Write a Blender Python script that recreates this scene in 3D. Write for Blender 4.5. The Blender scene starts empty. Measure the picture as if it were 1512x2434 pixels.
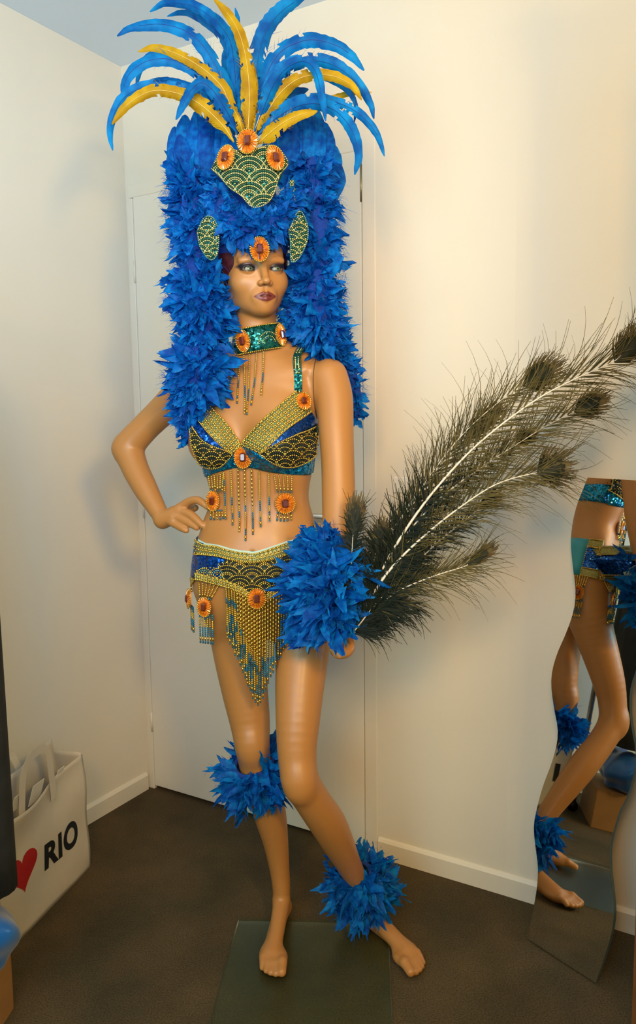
import bpy, bmesh, math, random
import numpy as np
from mathutils import Vector, Matrix
from mathutils.bvhtree import BVHTree

random.seed(7); rng = np.random.default_rng(7)
scn = bpy.context.scene
COL = scn.collection

# ------------------------------------------------------------------ camera
FPX, PITCH, ROLL, CAMH = 1856.9, math.radians(6.6185), math.radians(-0.692), 1.30
_F = np.array([0, math.cos(PITCH), -math.sin(PITCH)]); _U0 = np.array([0, math.sin(PITCH), math.cos(PITCH)]); _R0 = np.array([1., 0, 0])
_R = math.cos(ROLL)*_R0 + math.sin(ROLL)*_U0; _U = -math.sin(ROLL)*_R0 + math.cos(ROLL)*_U0
CAMP = np.array([0, 0, CAMH])
cam_d = bpy.data.cameras.new('camera'); cam_o = bpy.data.objects.new('camera', cam_d); COL.objects.link(cam_o)
cam_d.sensor_fit = 'HORIZONTAL'; cam_d.sensor_width = 36.0; cam_d.lens = 36.0*FPX/1512.0; cam_d.clip_start = 0.02
M = Matrix.Identity(4)
for i in range(3):
    M[i][0] = _R[i]; M[i][1] = _U[i]; M[i][2] = -_F[i]; M[i][3] = CAMP[i]
cam_o.matrix_world = M
scn.camera = cam_o

# ------------------------------------------------------------------ light and exposure
vs = scn.view_settings
vs.view_transform = 'Standard'; vs.look = 'None'; vs.gamma = 1.0; vs.exposure = 0.0; vs.use_curve_mapping = False
wd = bpy.data.worlds.new('world'); scn.world = wd; wd.use_nodes = True
bg = wd.node_tree.nodes['Background']; bg.inputs[0].default_value = (0.62, 0.80, 1.0, 1); bg.inputs[1].default_value = 0.6

def area(name, loc, target, sx, sy, watts, col):
    d = bpy.data.lights.new(name, 'AREA'); d.shape = 'RECTANGLE'; d.size = sx; d.size_y = sy; d.energy = watts; d.color = col
    o = bpy.data.objects.new(name, d); COL.objects.link(o); o.location = loc
    o.rotation_euler = (Vector(target)-Vector(loc)).to_track_quat('-Z', 'Y').to_euler(); return o
# cool daylight: a window behind the camera on the left, plus an added cool fill without a real source, aimed at the corner; warm lamps: one left of the camera, one right of it
area('window_daylight', (-0.95, -0.75, 1.65), (-0.6, 2.2, 3.4), 1.1, 1.2, 40, (0.42, 0.83, 1.0))
o = area('cool_corner_fill', (0.35, -0.70, 1.80), (-0.75, 2.6, 2.0), 0.8, 0.8, 9.4, (0.22, 0.55, 1.0)); o.data.spread = math.radians(75)
o = area('warm_room_lamp', (-0.25, -0.75, 2.10), (0.55, 2.0, 1.72), 0.45, 0.45, 16, (1.0, 0.50, 0.09)); o.data.spread = math.radians(110)
area('warm_side_lamp', (0.56, -0.35, 1.80), (0.0, 2.2, 1.6), 0.20, 0.20, 23, (1.0, 0.64, 0.10))

# ------------------------------------------------------------------ pixel helpers (photograph frame 1512 x 2434)
def ray(px, py):
    return _F + _R*((px-756.0)/FPX) + _U*((1217.0-py)/FPX)
def W(px, py, Y):
    d = ray(px, py); return CAMP + d*(Y/d[1])
def PX(r, Y):                       # length of r photo pixels at forward distance Y
    return r*Y/FPX*1.01
def proj(P):
    d = np.asarray(P)-CAMP; z = d@_F
    return np.array([756+FPX*(d@_R)/z, 1217-FPX*(d@_U)/z])

# ------------------------------------------------------------------ materials
def nodes(m):
    m.use_nodes = True; nt = m.node_tree; return nt, nt.nodes['Principled BSDF']
def mat(name, col, rough=0.5, metal=0.0, noise=0.0, nscale=40.0, bump=0.0, coat=0.0, spec=0.5, trans=0.0, sheen=0.0, detail=4.0):
    m = bpy.data.materials.new(name); nt, b = nodes(m)
    b.inputs['Base Color'].default_value = (*col, 1); b.inputs['Roughness'].default_value = rough; b.inputs['Metallic'].default_value = metal
    b.inputs['Coat Weight'].default_value = coat; b.inputs['Coat Roughness'].default_value = 0.15
    b.inputs['Specular IOR Level'].default_value = spec; b.inputs['Sheen Weight'].default_value = sheen
    b.inputs['Transmission Weight'].default_value = trans
    if noise or bump:
        tc = nt.nodes.new('ShaderNodeTexCoord'); n = nt.nodes.new('ShaderNodeTexNoise'); n.inputs['Scale'].default_value = nscale; n.inputs['Detail'].default_value = detail
        nt.links.new(tc.outputs['Object'], n.inputs['Vector'])
        if noise:
            r = nt.nodes.new('ShaderNodeValToRGB'); r.color_ramp.elements[0].position = 0.3; r.color_ramp.elements[1].position = 0.7
            r.color_ramp.elements[0].color = (*[max(0, c*(1-noise)) for c in col], 1); r.color_ramp.elements[1].color = (*[min(1, c*(1+noise)) for c in col], 1)
            nt.links.new(n.outputs['Fac'], r.inputs['Fac']); nt.links.new(r.outputs['Color'], b.inputs['Base Color'])
        if bump:
            bp = nt.nodes.new('ShaderNodeBump'); bp.inputs['Strength'].default_value = bump; bp.inputs['Distance'].default_value = 0.004
            nt.links.new(n.outputs['Fac'], bp.inputs['Height']); nt.links.new(bp.outputs['Normal'], b.inputs['Normal'])
    return m
def feather_mat(name, col, col2, tl=0.35, nscale=60):
    m = bpy.data.materials.new(name); nt, b = nodes(m)
    oi = nt.nodes.new('ShaderNodeTexCoord'); n = nt.nodes.new('ShaderNodeTexNoise'); n.inputs['Scale'].default_value = nscale; n.inputs['Detail'].default_value = 2
    nt.links.new(oi.outputs['Object'], n.inputs['Vector'])
    r = nt.nodes.new('ShaderNodeValToRGB'); r.color_ramp.elements[0].position = 0.35; r.color_ramp.elements[1].position = 0.68
    r.color_ramp.elements[0].color = (*col, 1); r.color_ramp.elements[1].color = (*col2, 1)
    nt.links.new(n.outputs['Fac'], r.inputs['Fac']); nt.links.new(r.outputs['Color'], b.inputs['Base Color'])
    b.inputs['Roughness'].default_value = 0.6; b.inputs['Specular IOR Level'].default_value = 0.2; b.inputs['Sheen Weight'].default_value = 0.0
    t = nt.nodes.new('ShaderNodeBsdfTranslucent'); nt.links.new(r.outputs['Color'], t.inputs['Color'])
    mx = nt.nodes.new('ShaderNodeMixShader'); mx.inputs[0].default_value = tl
    nt.links.new(b.outputs[0], mx.inputs[1]); nt.links.new(t.outputs[0], mx.inputs[2]); nt.links.new(mx.outputs[0], nt.nodes['Material Output'].inputs[0])
    return m
def sequin_mat(name, col, col2, scale=260):
    m = bpy.data.materials.new(name); nt, b = nodes(m)
    tc = nt.nodes.new('ShaderNodeTexCoord'); v = nt.nodes.new('ShaderNodeTexVoronoi'); v.inputs['Scale'].default_value = scale
    nt.links.new(tc.outputs['Object'], v.inputs['Vector'])
    r = nt.nodes.new('ShaderNodeMix'); r.data_type = 'RGBA'; r.inputs[6].default_value = (*col, 1); r.inputs[7].default_value = (*col2, 1)
    sp = nt.nodes.new('ShaderNodeSeparateColor'); nt.links.new(v.outputs['Color'], sp.inputs[0])
    nt.links.new(sp.outputs[0], r.inputs[0]); nt.links.new(r.outputs[2], b.inputs['Base Color'])
    ad = nt.nodes.new('ShaderNodeVectorMath'); ad.operation = 'SUBTRACT'; ad.inputs[1].default_value = (0.5, 0.5, 0.5)
    sc = nt.nodes.new('ShaderNodeVectorMath'); sc.operation = 'SCALE'; sc.inputs[3].default_value = 0.7
    g = nt.nodes.new('ShaderNodeNewGeometry'); a2 = nt.nodes.new('ShaderNodeVectorMath'); a2.operation = 'ADD'; nm = nt.nodes.new('ShaderNodeVectorMath'); nm.operation = 'NORMALIZE'
    nt.links.new(v.outputs['Color'], ad.inputs[0]); nt.links.new(ad.outputs[0], sc.inputs[0]); nt.links.new(sc.outputs[0], a2.inputs[0]); nt.links.new(g.outputs['Normal'], a2.inputs[1])
    nt.links.new(a2.outputs[0], nm.inputs[0]); nt.links.new(nm.outputs[0], b.inputs['Normal'])
    b.inputs['Metallic'].default_value = 0.7; b.inputs['Roughness'].default_value = 0.22
    return m

MT = dict(
    wall=mat('wall_paint', (0.74, 0.69, 0.59), 0.75, noise=0.03, nscale=2.0, bump=0.06, spec=0.2),
    ceil=mat('ceiling_paint', (0.74, 0.83, 0.94), 0.8, spec=0.2),
    trim=mat('trim_paint', (0.74, 0.69, 0.59), 0.45),
    door=mat('door_paint', (0.74, 0.70, 0.61), 0.5, noise=0.02, nscale=3.0),
    chrome=mat('chrome', (0.75, 0.75, 0.76), 0.18, 1.0),
    brass=mat('aged_brass', (0.35, 0.30, 0.18), 0.4, 1.0),
    gold=mat('gold_bead', (0.80, 0.52, 0.10), 0.22, 0.9),
    goldpale=mat('pale_gold_bead', (0.72, 0.62, 0.25), 0.22, 0.85),
    bluebead=mat('blue_glass_bead', (0.012, 0.15, 0.24), 0.12, 0.3, coat=0.6, noise=0.6, nscale=70),
    greenbead=mat('green_bead', (0.02, 0.10, 0.055), 0.18, 0.4, coat=0.5),
    aqua=mat('aqua_bead', (0.14, 0.30, 0.22), 0.2, 0.2, coat=0.4),
    goldcloth=mat('gold_green_cloth', (0.30, 0.27, 0.08), 0.45, 0.3, noise=0.3, nscale=150),
    darkcloth=mat('dark_green_cloth', (0.010, 0.022, 0.018), 0.5, noise=0.3, nscale=120),
    darkbead=mat('dark_bead', (0.012, 0.018, 0.012), 0.2, 0.3, coat=0.5),
    teal=sequin_mat('teal_sequin', (0.0, 0.06, 0.16), (0.01, 0.33, 0.62)),
    royal=sequin_mat('royal_sequin', (0.0, 0.02, 0.16), (0.01, 0.13, 0.60)),
    greenseq=sequin_mat('green_sequin', (0.005, 0.05, 0.05), (0.02, 0.25, 0.22)),
    cloth=mat('turquoise_stretch_cloth', (0.015, 0.30, 0.40), 0.45, sheen=0.3),
    lining=mat('pale_aqua_lining', (0.45, 0.62, 0.55), 0.7),
    orange=mat('orange_sequin_petal', (0.85, 0.22, 0.015), 0.25, 0.25, coat=0.5, noise=0.45, nscale=160),
    stone=mat('amber_stone', (0.16, 0.025, 0.012), 0.06, 0.3, coat=1.0),
    blue=feather_mat('blue_feather', (0.002, 0.105, 0.48), (0.004, 0.29, 0.80), 0.42),
    bluedark=feather_mat('deep_blue_feather', (0.0015, 0.065, 0.38), (0.003, 0.19, 0.66), 0.42),
    plumeblue=feather_mat('blue_coque_plume', (0.001, 0.095, 0.38), (0.003, 0.28, 0.68), 0.35, 25),
    plumegold=feather_mat('gold_coque_plume', (0.42, 0.21, 0.005), (0.66, 0.40, 0.010), 0.3, 25),
    core=mat('boa_core', (0.001, 0.035, 0.25), 0.9),
    quill=mat('pale_quill', (0.72, 0.66, 0.55), 0.4),
    goldquill=mat('yellow_quill', (0.75, 0.50, 0.10), 0.4),
    bluequill=mat('blue_quill', (0.002, 0.06, 0.28), 0.4),
    barb=feather_mat('peacock_barb', (0.050, 0.042, 0.010), (0.13, 0.102, 0.028), 0.2, 30),
    barbdark=feather_mat('peacock_dark_barb', (0.003, 0.007, 0.003), (0.012, 0.016, 0.006), 0.05, 30),
    eyebarb=feather_mat('peacock_eye_barb', (0.040, 0.028, 0.008), (0.13, 0.090, 0.030), 0.2, 60),
    eyecore=mat('peacock_eye_centre', (0.008, 0.010, 0.018), 0.35, 0.2),
    hair=mat('dark_red_wig', (0.050, 0.006, 0.008), 0.45, noise=0.5, nscale=90),
    seam=mat('joint_seam', (0.10, 0.045, 0.018), 0.8),
    tote=mat('white_tote_plastic', (0.62, 0.56, 0.46), 0.5, noise=0.06, nscale=9, bump=0.5, detail=6),
    ink=mat('black_print', (0.006, 0.008, 0.014), 0.5),
    red=mat('red_print', (0.42, 0.010, 0.012), 0.5),
    card=mat('cardboard', (0.34, 0.17, 0.055), 0.8, noise=0.08, nscale=12),
    satin=mat('blue_satin', (0.004, 0.10, 0.36), 0.3, noise=0.3, nscale=8, sheen=0.3),
    black=mat('black_cloth', (0.012, 0.014, 0.013), 0.8, noise=0.3, nscale=20),
    blackmetal=mat('black_metal', (0.012, 0.012, 0.012), 0.4, 0.5),
    wood=mat('orange_wood', (0.30, 0.10, 0.025), 0.4, noise=0.25, nscale=9),
    plate=mat('white_switch_plate', (0.80, 0.76, 0.68), 0.35),
)
# mirror glass, base glass, carpet, skin
m = mat('mirror_silver', (0.86, 0.88, 0.86), 0.015, 1.0); MT['mirror'] = m
m = mat('mirror_edge', (0.10, 0.14, 0.13), 0.3, 0.3); MT['mirroredge'] = m
m = bpy.data.materials.new('green_base_glass'); nt, b = nodes(m)
tr = nt.nodes.new('ShaderNodeBsdfTransparent'); tr.inputs[0].default_value = (0.90, 0.97, 0.92, 1); gl = nt.nodes.new('ShaderNodeBsdfGlossy'); gl.inputs['Roughness'].default_value = 0.25
fr = nt.nodes.new('ShaderNodeFresnel'); fr.inputs[0].default_value = 1.17; mx = nt.nodes.new('ShaderNodeMixShader')
nt.links.new(fr.outputs[0], mx.inputs[0]); nt.links.new(tr.outputs[0], mx.inputs[1]); nt.links.new(gl.outputs[0], mx.inputs[2]); nt.links.new(mx.outputs[0], nt.nodes['Material Output'].inputs[0]); nt.nodes.remove(b)
MT['glass'] = m
m = bpy.data.materials.new('brown_carpet'); nt, b = nodes(m); b.inputs['Roughness'].default_value = 0.95; b.inputs['Specular IOR Level'].default_value = 0.1
tc = nt.nodes.new('ShaderNodeTexCoord'); n1 = nt.nodes.new('ShaderNodeTexNoise'); n1.inputs['Scale'].default_value = 5; n1.inputs['Detail'].default_value = 6
n2 = nt.nodes.new('ShaderNodeTexNoise'); n2.inputs['Scale'].default_value = 260; n2.inputs['Detail'].default_value = 3
nt.links.new(tc.outputs['Object'], n1.inputs['Vector']); nt.links.new(tc.outputs['Object'], n2.inputs['Vector'])
r1 = nt.nodes.new('ShaderNodeValToRGB'); r1.color_ramp.elements[0].position = 0.3; r1.color_ramp.elements[0].color = (0.064, 0.052, 0.030, 1); r1.color_ramp.elements[1].position = 0.72; r1.color_ramp.elements[1].color = (0.128, 0.090, 0.048, 1)
r2 = nt.nodes.new('ShaderNodeValToRGB'); r2.color_ramp.elements[0].position = 0.25; r2.color_ramp.elements[0].color = (0.45, 0.45, 0.45, 1); r2.color_ramp.elements[1].position = 0.75; r2.color_ramp.elements[1].color = (1.2, 1.2, 1.2, 1)
mm = nt.nodes.new('ShaderNodeMix'); mm.data_type = 'RGBA'; mm.blend_type = 'MULTIPLY'; mm.inputs[0].default_value = 1
nt.links.new(n1.outputs['Fac'], r1.inputs['Fac']); nt.links.new(n2.outputs['Fac'], r2.inputs['Fac']); nt.links.new(r1.outputs['Color'], mm.inputs[6]); nt.links.new(r2.outputs['Color'], mm.inputs[7]); nt.links.new(mm.outputs[2], b.inputs['Base Color'])
bp = nt.nodes.new('ShaderNodeBump'); bp.inputs['Strength'].default_value = 0.6; bp.inputs['Distance'].default_value = 0.004; nt.links.new(n2.outputs['Fac'], bp.inputs['Height']); nt.links.new(bp.outputs['Normal'], b.inputs['Normal'])
MT['carpet'] = m
def paint_mat(name, rough, coat):
    m = bpy.data.materials.new(name); nt, b = nodes(m); a = nt.nodes.new('ShaderNodeAttribute'); a.attribute_name = 'paint'
    nt.links.new(a.outputs['Color'], b.inputs['Base Color']); b.inputs['Roughness'].default_value = rough; b.inputs['Coat Weight'].default_value = coat; b.inputs['Coat Roughness'].default_value = 0.25
    b.inputs['Subsurface Weight'].default_value = 0.0; return m
MT['skin'] = paint_mat('mannequin_skin_paint', 0.45, 0.12)
MT['eye'] = paint_mat('mannequin_eye_paint', 0.25, 0.2)

# ------------------------------------------------------------------ object helpers
def thing(name, label, cat, loc=(0, 0, 0), group=None):
    o = bpy.data.objects.new(name, None); COL.objects.link(o); o.location = loc; o['label'] = label; o['category'] = cat
    o.empty_display_size = 0.05
    if group: o['group'] = group
    return o
def tag(o, label, cat, group=None):
    o['label'] = label; o['category'] = cat
    if group: o['group'] = group
    return o
def world_loc(o):
    v = Vector(o.location)
    while o.parent is not None:
        o = o.parent; v = v+Vector(o.location)
    return v
def mesh_obj(name, V, Fs, mats, parent=None, midx=None, smooth=True, kind=None, label=None, origin=None):
    """one mesh object; V in world coordinates, parents are unrotated empties or meshes"""
    V = np.asarray(V, float)
    pl = np.array(world_loc(parent)) if parent is not None else np.zeros(3)
    if origin is None: origin = V.mean(0) if parent is not None else V.mean(0)
    origin = np.asarray(origin, float)
    me = bpy.data.meshes.new(name); me.from_pydata((V-origin).tolist(), [], [list(map(int, f)) for f in Fs])
    if not isinstance(mats, (list, tuple)): mats = [mats]
    for k in mats: me.materials.append(MT[k] if isinstance(k, str) else k)
    if midx is not None: me.polygons.foreach_set('material_index', np.asarray(midx, np.int32))
    if smooth: me.polygons.foreach_set('use_smooth', np.ones(len(me.polygons), bool))
    me.update()
    o = bpy.data.objects.new(name, me); COL.objects.link(o); o.location = origin-pl
    if parent is not None: o.parent = parent
    if kind: o['kind'] = kind
    if label: o['label'] = label
    return o
def struct(o, label=None):
    o['kind'] = 'structure'
    if label: o['label'] = label
    return o

class MB:
    """mesh accumulator in world coordinates"""
    def __init__(s): s.V = []; s.F = []; s.M = []; s.n = 0
    def add(s, V, Fs, mi=0):
        V = np.asarray(V, float); s.V.append(V)
        for f in Fs: s.F.append([i+s.n for i in f])
        s.M.extend([mi]*len(Fs)); s.n += len(V)
    def box(s, c, h, ax=None, mi=0):
        c = np.asarray(c, float); ax = np.eye(3) if ax is None else np.asarray(ax, float)
        sg = np.array([[x, y, z] for x in (-1, 1) for y in (-1, 1) for z in (-1, 1)], float)*np.asarray(h, float)
        s.add(c+sg@ax, [(0, 1, 3, 2), (4, 6, 7, 5), (0, 4, 5, 1), (2, 3, 7, 6), (0, 2, 6, 4), (1, 5, 7, 3)], mi)
    def tube(s, pts, rad, n=8, mi=0, cap=True, flat=1.0, upv=None):
        pts = np.asarray(pts, float); k = len(pts); rad = np.broadcast_to(np.asarray(rad, float), (k,))
        T = np.gradient(pts, axis=0); T /= np.linalg.norm(T, axis=1)[:, None]+1e-12
        u = np.array([0, 0, 1.]) if upv is None else np.asarray(upv, float)
        if abs(T[0]@u) > 0.95: u = np.array([1., 0, 0])
        V = []; 
        for i in range(k):
            u = u-T[i]*(u@T[i]); u /= np.linalg.norm(u)+1e-12; w = np.cross(T[i], u)
            a = np.arange(n)*2*math.pi/n
            V.append(pts[i]+rad[i]*(np.cos(a)[:, None]*u*flat+np.sin(a)[:, None]*w))
        V = np.concatenate(V); Fs = []
        for i in range(k-1):
            for j in range(n):
                a, b = i*n+j, i*n+(j+1) % n; Fs.append((a, b, b+n, a+n))
        if cap: Fs.append(tuple(range(n))[::-1]); Fs.append(tuple((k-1)*n+j for j in range(n)))
        s.add(V, Fs, mi)
    def bead(s, p, r, mi=0, d=None, el=1.0, lo=False):
        T, Fs = (OCTA if lo else ICO)
        V = T*r
        if d is not None and el != 1.0:
            d = np.asarray(d, float); d = d/np.linalg.norm(d); V = V+np.outer(V@d, d)*(el-1)
        s.add(V+np.asarray(p), Fs, mi)
    def obj(s, name, mats, parent=None, **k):
        return mesh_obj(name, np.concatenate(s.V), s.F, mats, parent, midx=s.M, **k)
_g = (1+5**.5)/2
ICO = (np.array([(-1, _g, 0), (1, _g, 0), (-1, -_g, 0), (1, -_g, 0), (0, -1, _g), (0, 1, _g), (0, -1, -_g), (0, 1, -_g), (_g, 0, -1), (_g, 0, 1), (-_g, 0, -1), (-_g, 0, 1)])/math.sqrt(1+_g*_g),
       [(0, 11, 5), (0, 5, 1), (0, 1, 7), (0, 7, 10), (0, 10, 11), (1, 5, 9), (5, 11, 4), (11, 10, 2), (10, 7, 6), (7, 1, 8), (3, 9, 4), (3, 4, 2), (3, 2, 6), (3, 6, 8), (3, 8, 9), (4, 9, 5), (2, 4, 11), (6, 2, 10), (8, 6, 7), (9, 8, 1)])
OCTA = (np.array([(1, 0, 0), (-1, 0, 0), (0, 1, 0), (0, -1, 0), (0, 0, 1), (0, 0, -1.)]), [(0, 2, 4), (2, 1, 4), (1, 3, 4), (3, 0, 4), (2, 0, 5), (1, 2, 5), (3, 1, 5), (0, 3, 5)])
def resample(pts, n):
    pts = np.asarray(pts, float); d = np.r_[0, np.cumsum(np.linalg.norm(np.diff(pts, axis=0), axis=1))]
    t = np.linspace(0, d[-1], n); return np.stack([np.interp(t, d, pts[:, i]) for i in range(pts.shape[1])], 1)
def spline(pts, n):
    """Catmull-Rom through pts, n samples"""
    P = np.asarray(pts, float); k = len(P)
    if k < 3: return resample(P, n)
    E = np.vstack([2*P[0]-P[1], P, 2*P[-1]-P[-2]]); out = []
    for t in np.linspace(0, k-1-1e-9, max(n*3, 30)):
        i = int(t); f = t-i; a, b, c, d = E[i], E[i+1], E[i+2], E[i+3]
        out.append(0.5*((2*b)+(-a+c)*f+(2*a-5*b+4*c-d)*f*f+(-a+3*b-3*c+d)*f**3))
    return resample(np.array(out), n)
def unit(v): v = np.asarray(v, float); return v/(np.linalg.norm(v)+1e-12)
def rounded_box(name, c, h, ax, mkey, parent=None, bev=0.003, seg=2, **k):
    m = MB(); m.box(c, h, ax); o = m.obj(name, mkey, parent, smooth=False, **k)
    b = o.modifiers.new('bevel', 'BEVEL'); b.width = bev; b.segments = seg; return o
# ================================================================== the room
YAW = 0.5310; CX, CY, CEIL = -0.6213, 2.6802, 2.448
CO = np.array([CX, CY, 0.]); B = np.array([math.cos(YAW), -math.sin(YAW), 0]); A = np.array([-math.sin(YAW), -math.cos(YAW), 0]); ZU = np.array([0, 0, 1.])
AXW = np.array([B, A, ZU])          # local axes: along back wall, out into the room, up
def onwall(s, out, z): return CO + B*s + A*out + ZU*z
LB, LA = 2.75, 4.1                  # back wall length, left wall length
m = MB(); m.box(onwall(LB/2, LA/2, -0.05), (LB/2+0.1, LA/2+0.1, 0.05), AXW); struct(m.obj('floor', 'carpet', smooth=False), 'dark brown carpet floor')
m = MB(); m.box(onwall(LB/2, LA/2, CEIL+0.05), (LB/2+0.1, LA/2+0.1, 0.05), AXW); struct(m.obj('ceiling', 'ceil', smooth=False), 'pale plain ceiling')
m = MB(); m.box(onwall(-0.05, LA/2, CEIL/2), (0.05, LA/2+0.1, CEIL/2), AXW); struct(m.obj('wall_left', 'wall', smooth=False), 'cream painted wall left of the corner')
# back wall: built around the door opening, second stretch turned slightly, a bend added to shade it differently
D0, D1, DH = 0.030, 0.872, 2.035
m = MB()
m.box(onwall((D1+0.012+1.305)/2, -0.05, CEIL/2), ((1.305-D1-0.012)/2, 0.05, CEIL/2), AXW)
m.box(onwall((D0+D1)/2, -0.05, (CEIL+DH+0.012)/2), ((D1-D0)/2+0.012, 0.05, (CEIL-DH-0.012)/2), AXW)
m.box(onwall((D0-0.012)/2, -0.05, CEIL/2), ((D0-0.012)/2, 0.05, CEIL/2), AXW)
m.box(onwall((D0+D1)/2, -0.095, DH/2), ((D1-D0)/2+0.012, 0.005, DH/2), AXW)
struct(m.obj('wall_back', 'wall', smooth=False), 'cream painted wall with the door')
KB = math.radians(0.6); B2 = B*math.cos(KB)+A*math.sin(KB); A2 = A*math.cos(KB)-B*math.sin(KB); J = onwall(1.305, 0, 0); L2 = (LB-1.305)/math.cos(KB)
m = MB(); m.box(J+B2*(L2/2-0.004)-A2*0.05+ZU*CEIL/2, (L2/2+0.004, 0.05, CEIL/2), np.array([B2, A2, ZU])); struct(m.obj('wall_back_side', 'wall', smooth=False), 'cream wall stretch behind the wavy mirror')
m = MB(); m.box(onwall(LB+0.05, LA/2, CEIL/2), (0.05, LA/2+0.1, CEIL/2), AXW); struct(m.obj('wall_right', 'wall', smooth=False))
m = MB(); m.box(onwall(LB/2, LA+0.05, CEIL/2), (LB/2+0.1, 0.05, CEIL/2), AXW); struct(m.obj('wall_front', 'wall', smooth=False))
# baseboards
def baseboard(name, p0, p1, out, label, hgt=0.062, th=0.011):
    d = unit(p1-p0); L = np.linalg.norm(p1-p0); m = MB(); ax = np.array([d, out, ZU])
    prof = [(0, 0), (th, 0), (th, hgt-0.010), (th-0.005, hgt-0.003), (th-0.008, hgt), (0, hgt)]
    V = [p0+out*a+ZU*z for a, z in prof]+[p1+out*a+ZU*z for a, z in prof]; n = len(prof)
    m.add(V, [(i, (i+1) % n, (i+1) % n+n, i+n) for i in range(n)]+[tuple(range(n))[::-1], tuple(range(n, 2*n))])
    struct(m.obj(name, 'trim', smooth=False), label)
baseboard('baseboard_left', onwall(0, 0.012, 0), onwall(0, LA, 0), B, 'cream baseboard along the left wall')
baseboard('baseboard_back', onwall(0.92, 0, 0), onwall(1.305, 0, 0), A, 'cream baseboard right of the door')
baseboard('baseboard_back_side', J, J+B2*L2, A2, 'cream baseboard behind the wavy mirror')
# door: hinged at the corner side, lever on the right
door = thing('door_1', 'flat cream door in the back wall', 'door', onwall((D0+D1)/2, 0, 0)); door['kind'] = 'structure'; del door['category']
rounded_box('door_leaf', onwall((D0+D1)/2, -0.019, 0.010+(DH-0.010)/2+0.003), ((D1-D0)/2-0.0008, 0.020, (DH-0.013)/2), AXW, 'door', door, 0.002)
m = MB()
m.box(onwall(D1+0.022, -0.006, DH/2+0.01), (0.021, 0.008, DH/2+0.01), AXW)
m.box(onwall((D0+D1)/2+0.009, -0.0068, DH+0.022), ((D1-D0)/2+0.033, 0.008, 0.021), AXW)
m.box(onwall(D0-0.014, -0.006, DH/2), (0.013, 0.008, DH/2), AXW)
o = m.obj('door_frame', 'trim', door, smooth=False); bv = o.modifiers.new('bevel', 'BEVEL'); bv.width = 0.003; bv.segments = 2
for z in (0.25, 1.014, 1.80):
    m = MB(); m.tube([onwall(D0-0.001, 0.003, z-0.035), onwall(D0-0.001, 0.003, z+0.035)], 0.004, 8); m.obj('hinge', 'trim', door)
m = MB(); m.tube([onwall(D1-0.001, 0.001, 1.90), onwall(D1-0.001, 0.001, 2.0)], 0.003, 6); m.obj('latch_strip', 'brass', door)
hz = 1.025; m = MB()
m.tube([onwall(0.815, -0.002, hz), onwall(0.815, 0.007, hz)], 0.026, 24)
m.tube([onwall(0.815, 0.006, hz), onwall(0.815, 0.048, hz)], 0.009, 12)
m.tube([onwall(0.822, 0.050, hz), onwall(0.775, 0.052, hz), onwall(0.735, 0.051, hz-0.001), onwall(0.705, 0.046, hz-0.003)], [0.009, 0.0095, 0.009, 0.008], 12)
m.obj('door_handle', 'chrome', door, label='chrome lever handle')
# light switch plate on the back wall
sw = thing('light_switch', 'small white light switch on the wall behind the peacock feathers', 'light switch', onwall(1.006, 0.0, 1.121))
rounded_box('switch_plate', onwall(1.006, 0.004, 1.121), (0.036, 0.004, 0.022), AXW, 'plate', sw, 0.003)
rounded_box('rocker', onwall(1.006, 0.0095, 1.121), (0.010, 0.002, 0.013), AXW, 'plate', sw, 0.001)
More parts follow.
